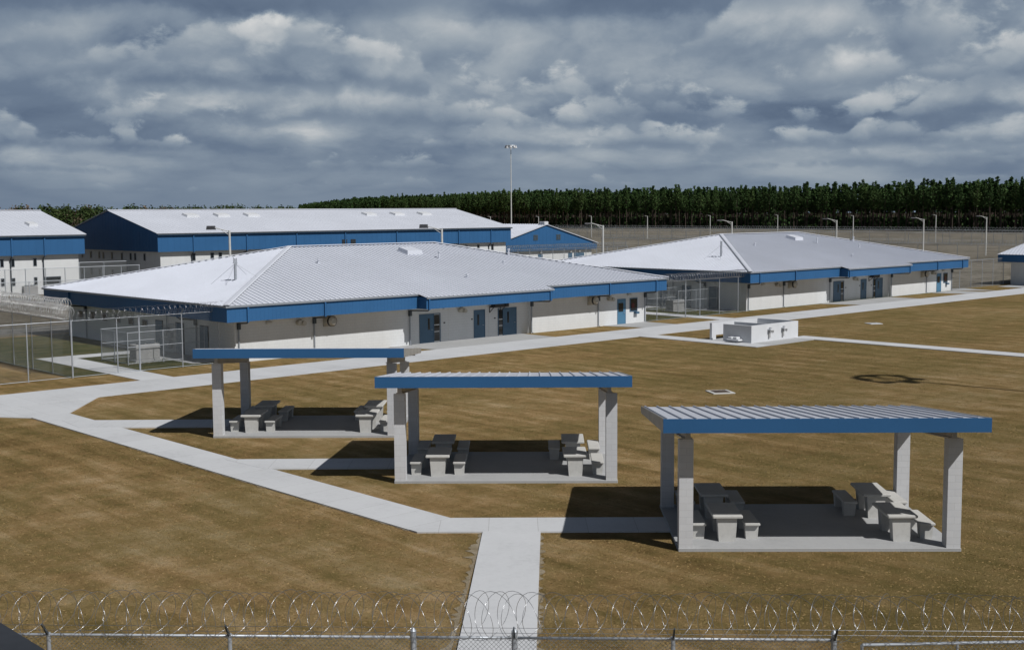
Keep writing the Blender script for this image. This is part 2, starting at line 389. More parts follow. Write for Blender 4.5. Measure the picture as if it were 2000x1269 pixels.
# ------------------------------------------------------------------ hip-roofed block building
def hip_building(label, O, with_details=True):
    L, Wd, ze, zf, zr, rv, r1, r2 = 43.34, 28.8, 3.90, 2.80, 7.06, 14.0, 13.76, 28.57
    b_, u1, u2 = .92, 15.55, 28.3; WT, WS, WE, WB = 1.44, 1.35, 42.25, 27.35; RC = 1.68
    root = thing('hip_roofed_building', label, 'building', O, RZ)
    sl = (zr-ze)/rv; sl1 = (zr-ze)/r1; sl2 = (zr-ze)/(L-r2); slb = (zr-ze)/(Wd-rv)
    fz = lambda s, t: ze + sl*t
    # walls
    w = MB(); w.prism([(WS,WT),(15.9,WT),(15.9,RC),(28.15,RC),(28.15,WT),(WE,WT),(WE,WB),(WS,WB)], -.1, zf+.12); w.build('wall', M['wall'], root)
    # roof planes
    r = MB(); e = .10
    r.add([(-e,-e,ze-e*sl),(u1-e,-e,ze-e*sl),(u1-e,-b_-e,ze-sl*(b_+e)),(u2+e,-b_-e,ze-sl*(b_+e)),(u2+e,-e,ze-e*sl),(L+e,-e,ze-e*sl),(r2,rv,zr),(r1,rv,zr)], [(0,1,4,5,6,7),(1,2,3,4)])
    r.add([(-e,-e,ze-e*sl),(r1,rv,zr),(-e,Wd+e,ze-e*sl)], [(0,1,2)])
    r.add([(L+e,-e,ze-e*sl),(L+e,Wd+e,ze-e*sl),(r2,rv,zr)], [(0,1,2)])
    r.add([(-e,Wd+e,ze-e*sl),(r1,rv,zr),(r2,rv,zr),(L+e,Wd+e,ze-e*sl)], [(0,1,2,3)])
    P = .4064; RW, RH = .042, .052
    s = .2
    while s < L:
        t0 = -b_-e if u1-e < s < u2+e else -e
        t1 = min(rv, s*rv/r1, (L-s)*rv/(L-r2))
        r.rib((s,t0,fz(s,t0)), (s,t1,fz(s,t1)), RW, RH)
        t1b = min(Wd-rv, s*(Wd-rv)/r1, (L-s)*(Wd-rv)/(L-r2))
        r.rib((s,Wd+e,ze-e*slb), (s,Wd-t1b,ze+slb*t1b), RW, RH)
        s += P
    t = .2
    while t < Wd:
        k = min(t/rv, (Wd-t)/(Wd-rv))
        r.rib((-e,t,ze-e*sl1), (r1*k,t,ze+sl1*r1*k), RW, RH)
        r.rib((L+e,t,ze-e*sl2), (L-(L-r2)*k,t,ze+(zr-ze)*k), RW, RH)
        t += P
    rf = r.build('roof', M['roof'], root)
    c = MB()
    for p, q in (((-e,-e,ze-e*sl),(r1,rv,zr)), ((-e,Wd+e,ze-e*sl),(r1,rv,zr)), ((L+e,-e,ze-e*sl),(r2,rv,zr)), ((L+e,Wd+e,ze-e*sl),(r2,rv,zr)), ((r1,rv,zr),(r2,rv,zr))):
        p = Vector(p)+Vector((0,0,.06)); q = Vector(q)+Vector((0,0,.06)); c.rib(p, q, .42, .05)
    c.build('ridge_cap', M['roof'], rf)
    # fascia, soffit, gutter
    th = .06
    f = MB()
    f.box(0, u1, 0, th, zf, ze-.10); f.box(u2, L, 0, th, zf, ze-.10)
    f.box(u1, u2, -b_, -b_+th, zf-.0, ze-.10-sl*b_); f.box(u1, u1+th, -b_+th, 0, zf, ze-.14-sl*b_*.5); f.box(u2-th, u2, -b_+th, 0, zf, ze-.14-sl*b_*.5)
    f.box(0, th, th, Wd-th, zf, ze-.10); f.box(L-th, L, th, Wd-th, zf, ze-.10); f.box(0, L, Wd-th, Wd, zf, ze-.10)
    for x in range(1, int(L/.3048)):                      # panel ribs on the front boards
        s = x*.3048; y = -b_ if u1 < s < u2 else 0
        f.box(s-.008, s+.008, y-.006, y+.002, zf+.003, ze-.12-(sl*b_ if y else 0))
    f.build('fascia', M['blue'], root)
    s_ = MB(); s_.prism([(th,th),(u1,th),(u1+th,-b_+th),(u2-th,-b_+th),(u2,th),(L-th,th),(L-th,Wd-th),(th,Wd-th)], zf+.06, zf+.10); s_.build('soffit', M['soffit'], root)
    gu = MB(); G = .13
    gu.box(-G, u1-.02, -G, -.012, ze-.15, ze-.035); gu.box(u2+.14, L+G, -G, -.012, ze-.15, ze-.035)
    zb = ze - sl*b_; gu.box(u1-.02, u2+.12, -b_-G, -b_-.012, zb-.15, zb-.035)
    gu.box(-G, -.012, 0, Wd+G, ze-.15, ze-.035); gu.box(L+.012, L+G, 0, Wd+G, ze-.15, ze-.035)
    gu.build('gutter', M['gutter'], root)
    # downpipes: blue leader on the fascia, slanting arm, pipe on the wall
    for s0, y0, sw, yw in ((1.5,0,1.62,WT), (7.46,0,7.5,WT), (u1+.22,-b_,15.82,WT-.02), (u2-.25,-b_,28.2,WT-.02), (35.94,0,36.05,WT), (41.9,0,42.05,WT)):
        d = MB(); zt = (ze if y0 == 0 else zb) - .15
        d.box(s0-.06, s0+.06, y0-.11, y0-.008, zf-.05, zt); p = d.build('downpipe', M['blue'], root)
        d = MB(); d.tube([(s0, y0-.05, zf-.02), (s0, y0+.1, zf-.12), (sw, yw-.12, zf-.22)], .055, 5)
        d.box(sw-.10, sw+.10, yw-.2, yw-.01, zf-.62, zf-.2); d.build('leader_head', M['dark'], p)
        d = MB(); d.tube([(sw, yw-.07, zf-.6), (sw, yw-.07, .12), (sw, yw-.22, .03)], .05, 6); d.build('wall_pipe', M['gutter'], p)
    for t0 in (6.4, 23.9):
        d = MB(); d.box(-.11, -.008, t0-.06, t0+.06, zf-.05, ze-.15); p = d.build('downpipe', M['blue'], root)
        d = MB(); d.tube([(-.05, t0, zf-.02), (.1, t0, zf-.12), (WS-.12, t0, zf-.25)], .055, 5); d.box(WS-.2, WS-.01, t0-.1, t0+.1, zf-.62, zf-.2); d.build('leader_head', M['dark'], p)
        d = MB(); d.tube([(WS-.07, t0, zf-.6), (WS-.07, t0, .05)], .05, 6); d.build('wall_pipe', M['gutter'], p)
    # doors on the front
    def door(s0, s1, y, m, lite=None, side=None, top=2.14):
        a0, a1 = (s0, s1)
        d = MB(); F = .05
        d.box(s0-F, s0, y-.05, y+.03, .02, top+F); d.box(s1, s1+F, y-.05, y+.03, .02, top+F); d.box(s0, s1, y-.05, y+.03, top, top+F)
        if side:
            a0, a1 = (side[1], s1) if side[0] <= s0 + .01 else (s0, side[0])
            d.box(a0-.04 if a0 > s0 else a1, a0 if a0 > s0 else a1+.04, y-.05, y+.03, .02, top)
        d.box(a0, a1, y-.03, y+.02, .02, top)
        o = d.build('door', m, root)
        if lite:
            x = MB(); x.box(lite[0]-.02, lite[1]+.02, y-.045, y-.028, lite[2]-.02, lite[3]+.02); x.build('door_window', M['glass'], o)
        if side:
            x = MB(); e0, e1 = side; e0 += .04; e1 -= .04
            for z0, z1 in ((.12, .78), (.86, 1.28), (1.36, 2.08)): x.box(e0, e1, y-.02, y+.02, z0, z1)
            x.build('sidelight', M['glass'], o)
        x = MB(); hx = a1-.12 if not side or side[0] > s0+.01 else a1-.14
        x.tube([(hx, y-.03, 1.0), (hx, y-.10, 1.0), (hx-.14, y-.10, 1.0)], .02, 5); x.build('handle', M['steel'], o)
        return o
    door(17.0, 18.91, RC, M['door'], (17.77, 17.90, 1.02, 1.83), (18.29, 18.91))
    door(22.36, 23.40, RC, M['door'], (22.68, 22.81, 1.04, 1.82))
    door(24.87, 26.76, RC, M['door'], (25.83, 25.96, 1.02, 1.84), (24.87, 25.37))
    d4 = door(38.54, 39.49, WT, M['bright_door'], (38.62, 39.2, 1.12, 1.82))
    w = MB(); w.box(40.08, 41.07, WT-.05, WT+.02, 1.03, 2.2); wo = w.build('window', M['door'], root)
    w = MB(); w.box(40.16, 40.99, WT-.065, WT-.045, 1.11, 2.12); w.build('pane', M['glass'], wo)
    w = MB(); w.box(40.3, 40.62, WT-.075, WT-.066, 1.35, 1.75); w.build('painted_reflection', M['red'], wo)  # thin red panel over the pane, a reflection painted in as colour
    w = MB(); w.box(40.62, 41.05, WT-.3, WT-.01, .82, 1.0); w.build('window_shelf', M['door'], wo)
    # wall fittings
    def wall_lamp(s, y, z):
        x = MB(); x.box(s-.16, s+.16, y-.12, y-.01, z-.1, z+.1); x.hexa([(s-.2,y-.3,z-.04),(s+.2,y-.3,z-.04),(s+.18,y-.12,z-.09),(s-.18,y-.12,z-.09)], [(s-.2,y-.3,z+.02),(s+.2,y-.3,z+.02),(s+.18,y-.12,z+.12),(s-.18,y-.12,z+.12)])
        x.build('wall_lamp', M['pole'], root)
    def spot(s, y, z):
        x = MB(); x.tube([(s-.25,y-.02,z),(s-.25,y-.35,z)], .17, 12); x.tube([(s+.05,y-.01,z-.05),(s+.05,y-.45,z-.05)], .16, 12)
        x.tube([(s-.1,y-.01,z+.2),(s-.1,y-.3,z+.2)], .03, 5); x.build('floodlight', M['fan'], root)
    def fan(s, y, z):
        x = MB(); x.tube([(s-.28,y-.01,z),(s-.28,y-.5,z)], .34, 18); x.box(s-.62, s+.02, y-.08, y-.005, z-.4, z+.36)
        o = x.build('exhaust_fan', M['fan'], root)
        x = MB(); x.tube([(s-.28,y-.50,z),(s-.28,y-.66,z)], .37, 18, r1=.37); x.build('fan_rim', M['black'], o)
        x = MB(); x.tube([(s-.28,y-.66,z),(s-.28,y-.80,z)], .34, 18, r1=.22); x.build('fan_cover', M['fan'], o)
    wall_lamp(3.88, WT, 2.48); wall_lamp(19.4, RC, 2.58); wall_lamp(26.6, RC, 2.6); wall_lamp(39.9, WT, 2.5)
    spot(6.45, WT, 2.33); spot(21.1, RC, 2.3); spot(37.55, WT, 2.3)
    fan(8.9, WT, 2.3); fan(35.4, WT, 2.3)
    x = MB()
    x.box(23.85, 25.2, RC-.55, RC-.1, 2.32, 2.42); x.box(24.0, 25.0, RC-.6, RC-.15, 2.42, 2.72)
    for q in (23.95, 25.1):
        x.tube([(q,RC-.02,1.92),(q,RC-.5,2.32)], .03, 5); x.tube([(q,RC-.02,1.92),(q,RC-.02,2.32)], .03, 5)
    x.box(25.45, 25.75, RC-.3, RC-.02, 2.3, 2.6)
    x.build('equipment_bracket', M['black'], root)
    for s0, z0 in ((19.36,1.43),(22.12,1.52),(24.5,1.45)):
        x = MB(); x.box(s0-.08, s0+.08, RC-.02, RC-.004, z0-.05, z0+.05); x.build('door_plate', M['black'], root)
    for s0 in (19.75, 23.85):
        x = MB(); x.box(s0-.012, s0+.012, RC-.01, RC-.003, .05, 2.8); x.build('control_joint', M['soffit'], root)
    # side wall facing the fenced yard
    def sdoor(t0, t1):
        x = MB(); x.box(WS-.05, WS+.02, t0-.05, t1+.05, .02, 2.2); o = x.build('door', M['dark'], root)
        x = MB(); x.box(WS-.065, WS-.04, t0, t1, .04, 2.14); x.build('door_leaf', M['door'], o)
    for a, b in ((4.85,5.9),(8.25,9.3),(11.3,12.3)): sdoor(a, b)
    for a, lo, hi in ((14.0,1.62,2.05),(16.2,1.62,2.05),(18.4,1.65,2.15),(20.6,1.65,2.15),(22.7,1.65,2.15),(24.9,1.65,2.15)):
        x = MB(); x.box(WS-.05, WS+.02, a-.42, a+.42, lo-.05, hi+.05); o = x.build('window', M['gutter'], root)
        x = MB(); x.box(WS-.062, WS-.045, a-.36, a+.36, lo, hi); x.build('pane', M['glass'], o)
    x = MB(); x.bbox(WS-.3, WS-.01, 10.3, 10.75, 1.15, 1.75); x.bbox(WS-.25, WS-.01, 9.75, 10.2, 1.05, 1.45); x.bbox(WS-.28, WS-.01, 9.9, 10.5, .3, .95)
    x.tube([(WS-.1,10.5,1.7),(WS-.1,10.5,zf)], .04, 5); x.build('electrical_box', M['gutter'], root)
    # roof fittings
    x = MB(); z0 = fz(0, 9.9)
    x.hexa([(22.8,10.4,fz(0,10.4)-.02),(24.4,10.4,fz(0,10.4)-.02),(24.4,11.7,fz(0,11.7)-.02),(22.8,11.7,fz(0,11.7)-.02)], [(22.85,10.45,fz(0,10.4)+.36),(24.35,10.45,fz(0,10.4)+.36),(24.35,11.65,fz(0,11.7)+.34),(22.85,11.65,fz(0,11.7)+.34)]); x.build('roof_vent', M['roof'], root)
    for s0, t0, hh in ((25.0, 9.0, .5), (13.1, 9.0, .22), (30, 6.6, .2), (33, 9.2, .45), (23.0, 3.2, .16)):
        x = MB(); x.tube([(s0,t0,fz(0,t0)-.05),(s0,t0,fz(0,t0)+hh)], .07, 8); x.tube([(s0,t0,fz(0,t0)+hh),(s0,t0,fz(0,t0)+hh+.1)], .12, 8)
        x.build('vent_pipe', M['roof'], root)
    # stubby aerial with guy wires on the near hip
    a = (4.9, 7.2); za = ze + sl1*a[0]
    x = MB(); x.tube([(*a, za-.05), (*a, za+1.15)], .10, 8); x.tube([(*a, za+1.1), (*a, za+1.55)], .05, 6)
    x.tube([(a[0]-.12,a[1],za+1.2),(a[0]-.12,a[1],za+1.62)], .03, 5); x.tube([(a[0]+.12,a[1],za+1.15),(a[0]+.12,a[1],za+1.58)], .03, 5); x.tube([(a[0]-.2,a[1],za+1.25),(a[0]+.2,a[1],za+1.25)], .025, 5)
    o = x.build('aerial', M['steel'], root)
    x = MB()
    for q in ((1.4,.9),(-1.2,1.3),(.9,-1.5),(-1.3,-.9)):
        x.tube([(*a, za+1.2), (a[0]+q[0], a[1]+q[1], za+sl1*q[0]+.03)], .012, 3)
    x.build('guy_wire', M['steel'], o)
    return root
B1 = hip_building('white block building with ribbed hip roof, standing right behind the picnic pavilions', O1)
B2 = copy_tree(B1)
B2.location = S(56.24, .48)
B2['label'] = 'second white hip-roofed building further back, behind the low white wash enclosure'

# small hip-roofed building at the frame edge
def small_hip(label, O, L, Wd, ze, zf, zr):
    root = thing('small_hip_roofed_building', label, 'building', O, RZ); h = Wd/2
    w = MB(); w.box(1.2, L-1.2, 1.2, Wd-1.2, -.1, zf+.1); w.build('wall', M['wall'], root)
    r = MB(); e = .1
    r.add([(-e,-e,ze),(L+e,-e,ze),(L+e,Wd+e,ze),(-e,Wd+e,ze),(h,h,zr),(L-h,h,zr)], [(0,1,5,4),(1,2,5),(2,3,4,5),(3,0,4)])
    t = .2
    while t < Wd:
        k = min(t, Wd-t)/h; r.rib((-e,t,ze),(h*k,t,ze+(zr-ze)*k), .05, .07); t += .41
    s = .2
    while s < L:
        k = min(s, L-s, h)/h; r.rib((s,-e,ze),(s,h*k,ze+(zr-ze)*k), .05, .07); s += .41
    r.build('roof', M['roof'], root)
    f = MB(); f.box(0,L,0,.06,zf,ze-.03); f.box(0,.06,.06,Wd-.06,zf,ze-.03); f.box(L-.06,L,.06,Wd-.06,zf,ze-.03); f.box(0,L,Wd-.06,Wd,zf,ze-.03); f.build('fascia', M['blue'], root)
    x = MB(); x.box(.06,L-.06,.06,Wd-.06,zf+.05,zf+.09); x.build('soffit', M['soffit'], root)
    x = MB(); x.box(1.14,1.19,3,4,.02,2.15); x.build('door', M['door'], root)
    return root
small_hip('white-roofed building cut off by the edge, past the end of the long walkway', S(112.9, -6.0), 18, 9.2, 3.9, 2.95, 6.6)

# ------------------------------------------------------------------ large gabled halls
def gable_hall(label, s0, s1, t0, t1, ze, zf, zr, win_f=(), win_g=(), joints=(), vents=(), along='s', louvres=()):
    """ridge along s; eave at t0/t1, gable ends at s0/s1"""
    root = thing('gabled_hall', label, 'building', S(s0, t0), RZ)
    L, Wd = s1-s0, t1-t0; h = Wd/2; ov = .6
    w = MB(); w.box(ov, L-ov, ov, Wd-ov, -.1, zf+.1); w.build('wall', M['wall'], root)
    f = MB(); f.box(0, L, 0, .08, zf, ze-.02); f.box(0, L, Wd-.08, Wd, zf, ze-.02)
    for x0 in (0, L-.08):
        f.add([(x0,.08,zf),(x0+.08,.08,zf),(x0+.08,Wd-.08,zf),(x0,Wd-.08,zf),(x0,.08,ze-.02),(x0+.08,.08,ze-.02),(x0+.08,Wd-.08,ze-.02),(x0,Wd-.08,ze-.02),(x0,h,zr-.05),(x0+.08,h,zr-.05)],
              [(3,2,1,0),(0,1,5,4),(2,3,7,6),(1,2,6,9,5),(3,0,4,8,7),(4,5,9,8),(8,9,6,7)])
    k = .5
    while k < Wd:
        zt = ze + (zr-ze)*min(k, Wd-k)/h - .1; f.box(-.012, .002, k-.02, k+.02, zf+.003, zt); k += .9
    k = .5
    while k < L: f.box(k-.015, k+.015, -.012, .002, zf+.003, ze-.15); k += .9
    f.build('fascia', M['blue'], root)
    x = MB(); x.box(.08, L-.08, .08, Wd-.08, zf+.05, zf+.09); x.build('soffit', M['soffit'], root)
    r = MB(); e = .2; sl = (zr-ze)/h
    for y0, y1 in ((-e, h), (Wd+e, h)):
        r.hexa([(-e,y0,ze-e*sl),(L+e,y0,ze-e*sl),(L+e,h,zr),(-e,h,zr)], [(-e,y0,ze-e*sl+.06),(L+e,y0,ze-e*sl+.06),(L+e,h,zr+.06),(-e,h,zr+.06)])
    k = .2
    while k < L:
        r.rib((k,-e,ze-e*sl+.06),(k,h,zr+.06), .05, .02); k += .61
    r.rib((-e,h,zr+.06),(L+e,h,zr+.06), .6, .08)
    rf = r.build('roof', M['roof'], root)
    gt = MB(); gt.box(-.1, L+.1, -.32, -.2, ze-.24, ze-.06); gt.build('gutter', M['dark'], root)
    for q in joints:
        x = MB(); x.box(q-.08, q+.08, -.16, -.015, zf-.1, ze-.15); o = x.build('downpipe', M['blue'], root); x = MB(); x.tube([(q,-.08,zf-.05),(q,ov-.1,zf-.5)], .08, 5); x.tube([(q,ov-.1,zf-.45),(q,ov-.1,0)], .08, 5); x.build('wall_pipe', M['dark'], o)
    for q, y, n in vents:
        x = MB(); z0 = ze+sl*y; z1 = ze+sl*(y+1.5)
        x.hexa([(q,y,z0),(q+n,y,z0),(q+n,y+1.5,z1),(q,y+1.5,z1)], [(q+.1,y,z0+.38),(q+n-.1,y,z0+.38),(q+n-.1,y+1.5,z1+.34),(q+.1,y+1.5,z1+.34)]); x.build('skylight', M['white'], rf)
    for q, z0, wd, hh in win_f:
        x = MB(); x.box(q-wd/2-.06, q+wd/2+.06, ov-.05, ov+.01, z0-.06, z0+hh+.06); o = x.build('window', M['gutter'], root)
        x = MB(); x.box(q-wd/2, q+wd/2, ov-.07, ov-.045, z0, z0+hh); x.build('pane', M['glass'], o)
    for q, z0, wd, hh in win_g:
        x = MB(); x.box(ov-.05, ov+.01, q-wd/2-.06, q+wd/2+.06, z0-.06, z0+hh+.06); o = x.build('window', M['gutter'], root)
        x = MB(); x.box(ov-.07, ov-.045, q-wd/2, q+wd/2, z0, z0+hh); x.build('pane', M['glass'], o)
    for q, z0, wd, hh in louvres:
        x = MB(); x.box(q-wd/2, q+wd/2, -.06, -.014, z0, z0+hh)
        o = x.build('louvre', M['black'], root)
        x = MB(); n = 6
        for i in range(n): zz = z0 + hh*(i+.3)/n; x.box(q-wd/2+.05, q+wd/2-.05, -.10, -.062, zz, zz+hh*.3/n)
        x.build('louvre_blade', M['dark'], o)
    return root
wf = []
for q in (5.3, 8.0, 9.2, 13.0, 15.5, 17.0, 19.4, 22.5, 26, 30, 34, 38, 42, 46, 50, 52.5, 55, 58): wf += [(q, 3.7, .42, .85), (q, 1.35, .42, .85)]
wg = []
for q in (4.9, 7.6, 8.9, 11.5, 14.5, 17.2, 18.5, 21.2, 24, 26): wg += [(q, 3.7, .42, .85), (q, 1.35, .42, .85)]
gable_hall('long two-storey hall with dark blue gable and white roof, behind the front building', 34.06, 95.6, 76.1, 104.0, 7.3, 4.9, 10.25, wf, wg,
           (5.0, 12.9, 20.8, 29, 38.3, 50.4, 57.2), [(9, 9, 2), (13.8, 9, 2), (18.6, 9, 2), (39.5, 9, 2), (45.0, 9, 2), (50.5, 9, 2)], louvres=[(28.9, 5.05, .85, .9), (30.4, 5.05, .85, .9)])
wl = []
wl += [(52.06, 1.25, 2.1, .85)]
for q in (35.5, 38.7, 42.0, 46.0, 47.3, 50): wl += [(q, 3.55, .34, .85), (q, 1.25, .34, .85)]
gable_hall('gabled hall cut off by the left edge, fenced yards along its white wall', -30, 26.1, 79.9, 107.7, 7.3, 4.85, 10.25, wl, [(4+3*k, 3.6, .42, .85) for k in range(7)],
           (31, 47.0, 51.0), [(40, 8.5, 2), (51, 4.5, 1.2)])
# dining hall whose gable faces the camera: ridge along t
def cross_hall():
    s0, s1, t0, t1, ze, zf, zr = 98.6, 124.6, 84.2, 124, 4.0, 2.95, 7.45
    L = s1-s0; h = L/2
    root = thing('gable_fronted_hall', 'low hall whose bright blue gable with two louvres faces the yard', 'building', S(s0, t0), RZ)
    D = t1-t0
    w = MB(); w.box(.8, L-.8, .6, D-.6, -.1, zf+.1); w.build('wall', M['wall'], root)
    f = MB()
    f.add([(0,0,zf),(L,0,zf),(L,0,ze),(h,0,zr),(0,0,ze),(0,.1,zf),(L,.1,zf),(L,.1,ze),(h,.1,zr),(0,.1,ze)], [(0,1,2,3,4),(9,8,7,6,5),(0,5,6,1),(1,6,7,2),(2,7,8,3),(3,8,9,4),(4,9,5,0)])
    f.box(0,.08,.1,D,zf,ze); f.box(L-.08,L,.1,D,zf,ze)
    k = .5
    while k < L: f.box(k-.02,k+.02,-.012,.002,zf+.003,ze+(zr-ze)*min(k,L-k)/h-.12); k += .9
    f.build('fascia', M['blue'], root)
    x = MB(); x.box(.08,L-.08,.1,D,zf+.05,zf+.09); x.build('soffit', M['soffit'], root)
    r = MB(); e = .25; sl = (zr-ze)/h
    for x0 in (-e, L+e):
        r.hexa([(x0,-e,ze-e*sl),(h,-e,zr),(h,D,zr),(x0,D,ze-e*sl)], [(x0,-e,ze-e*sl+.1),(h,-e,zr+.1),(h,D,zr+.1),(x0,D,ze-e*sl+.1)])
    k = .3
    while k < D: r.rib((-e,k,ze-e*sl+.1),(h,k,zr+.1),.06,.07); k += .61
    rf = r.build('roof', M['roof'], root)
    x = MB(); x.bbox(h-.5,h+.5,-.1,1.2,zr+.05,zr+.55,.05); x.build('ridge_vent', M['white'], rf)
    x = MB(); x.bbox(6.4,7.6,9.5,10.8,ze+sl*6.4,ze+sl*7.4+.6,.05); x.tube([(7,9.2,ze+sl*7),(7,9.2,ze+sl*7+.9)],.14,8); x.build('roof_vent', M['steel'], rf)
    for q in (10.4, 16.0):
        x = MB(); x.box(q-.55,q+.55,-.06,-.014,4.75,5.75); o = x.build('louvre', M['door'], root)
        x = MB(); x.box(q-.48,q-.04,-.08,-.062,4.82,5.22); x.box(q+.04,q+.48,-.08,-.062,4.82,5.22); x.box(q-.48,q-.04,-.08,-.062,5.28,5.68); x.box(q+.04,q+.48,-.08,-.062,5.28,5.68); x.build('louvre_panel', M['dark'], o)
    for q, wd in ((12.1, 1.1), (19.6, 1.0), (21.9, 2.6)):
        x = MB(); x.box(q-wd/2,q+wd/2,.54,.61,.02,2.3); o = x.build('door', M['door'], root)
        x = MB(); x.box(q-.2,q+.2,.3,.54,2.5,2.75); x.build('door_lamp', M['pole'], o)
    return root
cross_hall()

# ------------------------------------------------------------------ picnic pavilions
PAV = [((-13.024, 52.657), -.026, 'farthest'), ((-4.258, 43.419), -.0188, 'middle'), ((4.733, 34.314), -.0209, 'nearest')]
PW, PD, CW = 8.0, 5.275, .40
XL, XR, YF, YB = -.553, PW+.459, -.858, PD+1.023
ZF, ZB, ZFB = 3.986, 3.194, 3.589
SLP = (ZF-ZB)/(YB-YF)
rz_ = lambda y: ZF - SLP*(y-YF)
PLABEL = {'farthest': 'picnic pavilion whose roof top is seen edge-on, just in front of the building',
          'middle': 'picnic pavilion standing between the two others, thin strip of roof visible',
          'nearest': 'largest-looking picnic pavilion with its ribbed shed roof in full view'}
def pavilion(loc, rz, which):
    root = thing('picnic_pavilion', PLABEL[which], 'pavilion', (loc[0], loc[1], 0), rz, 'picnic pavilions on the lawn')
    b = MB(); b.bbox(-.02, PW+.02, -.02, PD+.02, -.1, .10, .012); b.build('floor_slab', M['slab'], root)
    bt = lambda y: rz_(y) - .22                        # underside of the roof deck
    for x0 in (0.0, PW-CW):
        for y0 in (0.0, PD-CW):
            c = MB(); y1 = y0+CW; g_ = .42
            c.hexa([(x0,y0,.098),(x0+CW,y0,.098),(x0+CW,y1,.098),(x0,y1,.098)], [(x0,y0,bt(y0)-g_),(x0+CW,y0,bt(y0)-g_),(x0+CW,y1,bt(y1)-g_),(x0,y1,bt(y1)-g_)])
            c.build('column', M['pier'], root)
    for x0 in (.10, PW-CW-.02):
        c = MB(); a, e, w = -.12, PD+.25, .26
        # I-shaped steel beam on the column heads
        def bar(x1, x2, zlo, zhi):
            c.hexa([(x1,a,bt(a)-zlo),(x2,a,bt(a)-zlo),(x2,e,bt(e)-zlo),(x1,e,bt(e)-zlo)], [(x1,a,bt(a)-zhi),(x2,a,bt(a)-zhi),(x2,e,bt(e)-zhi),(x1,e,bt(e)-zhi)])
        bar(x0, x0+w, .415, .38); bar(x0+.06, x0+w-.06, .379, .041); bar(x0, x0+w, .04, .002)
        c.build('roof_beam', M['trim'], root)
    r = MB(); T = .2
    def deck(x0, x1, y0, y1, lo, hi): r.hexa([(x0,y0,rz_(y0)-lo),(x1,y0,rz_(y0)-lo),(x1,y1,rz_(y1)-lo),(x0,y1,rz_(y1)-lo)], [(x0,y0,rz_(y0)-hi),(x1,y0,rz_(y0)-hi),(x1,y1,rz_(y1)-hi),(x0,y1,rz_(y1)-hi)])
    deck(XL+.03, XR-.03, YF+.04, YB, .215, .02)
    x = XL+.12
    while x < XR:
        r.rib((x, YF-.01, rz_(YF)-.02), (x, YB+.02, rz_(YB)-.02), .05, .042); x += .4064
    ro = r.build('roof', M['roof_p'], root)
    f = MB(); f.box(XL, XR, YF-.03, YF+.03, ZFB, ZF-.005); f.build('fascia', M['blue'], root)
    for xx in (XL, XR-.03):
        t = MB(); y0 = YF+.031
        t.hexa([(xx,y0,ZFB+.01),(xx+.03,y0,ZFB+.01),(xx+.03,YB,rz_(YB)-.23),(xx,YB,rz_(YB)-.23)], [(xx,y0,rz_(y0)+.01),(xx+.03,y0,rz_(y0)+.01),(xx+.03,YB,rz_(YB)+.01),(xx,YB,rz_(YB)+.01)])
        t.build('side_trim', M['trim'], root)
    t = MB(); t.box(XL, XR, YB+.03, YB+.16, rz_(YB)-.2, rz_(YB)-.06); t.build('gutter', M['trim'], root)
    p = MB()
    for yy in (1.0, 2.8, 4.6): p.box(XL+.1, XR-.1, yy-.05, yy+.05, bt(yy)-.12, bt(yy)-.001)
    p.build('purlin', M['trim'], root)
    return root
def mk_table():
    root = thing('picnic_table', '', 'picnic table')
    b = MB(); b.bbox(-.435, .435, 0, 1.66, .70, .79, .02); b.build('tabletop', M['precast'], root)
    for y in (.10, 1.24):
        b = MB(); b.hexa([(-.24,y,.0),(.24,y,.0),(.24,y+.32,.0),(-.24,y+.32,.0)], [(-.29,y,.699),(.29,y,.699),(.29,y+.32,.699),(-.29,y+.32,.699)]); b.build('pedestal', M['precast'], root)
    return root
def mk_bench():
    root = thing('picnic_bench', '', 'bench')
    b = MB(); b.bbox(-.225, .225, 0, 1.66, .41, .49, .018); b.build('seat', M['precast'], root)
    for y in (.12, 1.28):
        b = MB(); b.hexa([(-.17,y,0),(.17,y,0),(.17,y+.26,0),(-.17,y+.26,0)], [(-.2,y,.409),(.2,y,.409),(.2,y+.26,.409),(-.2,y+.26,.409)]); b.build('leg', M['precast'], root)
    return root
T0, N0 = mk_table(), mk_bench(); usedT = usedN = False
rr = random.Random(3)
for loc, rz, which in PAV:
    pavilion(loc, rz, which)
    Mx = Matrix.Translation((loc[0], loc[1], .099)) @ Matrix.Rotation(rz, 4, 'Z')
    for side, xc in (('left', 1.485), ('right', 6.53)):
        for fb, yt, yb in (('front', .60, .88), ('back', 3.3, 3.56)):
            t = T0 if not usedT else copy_tree(T0); usedT = True
            t.location = Mx @ Vector((xc+rr.uniform(-.02,.02), yt, 0)); t.rotation_euler = (0, 0, rz+rr.uniform(-.015,.015))
            tag(t, f'concrete picnic table by the {fb} {side} column of the {which} pavilion', group='picnic tables under the pavilions')
            for io, dx in (('outer', -.80 if side == 'left' else .80), ('inner', .765 if side == 'left' else -.735)):
                if (side, fb, io) == ('right', 'front', 'inner'): continue      # this side is left open
                n = N0 if not usedN else copy_tree(N0); usedN = True
                n.location = Mx @ Vector((xc+dx+rr.uniform(-.02,.02), yb, 0)); n.rotation_euler = (0, 0, rz+rr.uniform(-.02,.02))
                tag(n, f'concrete bench on the {io} side of the {fb} {side} table, {which} pavilion', group='picnic benches under the pavilions')

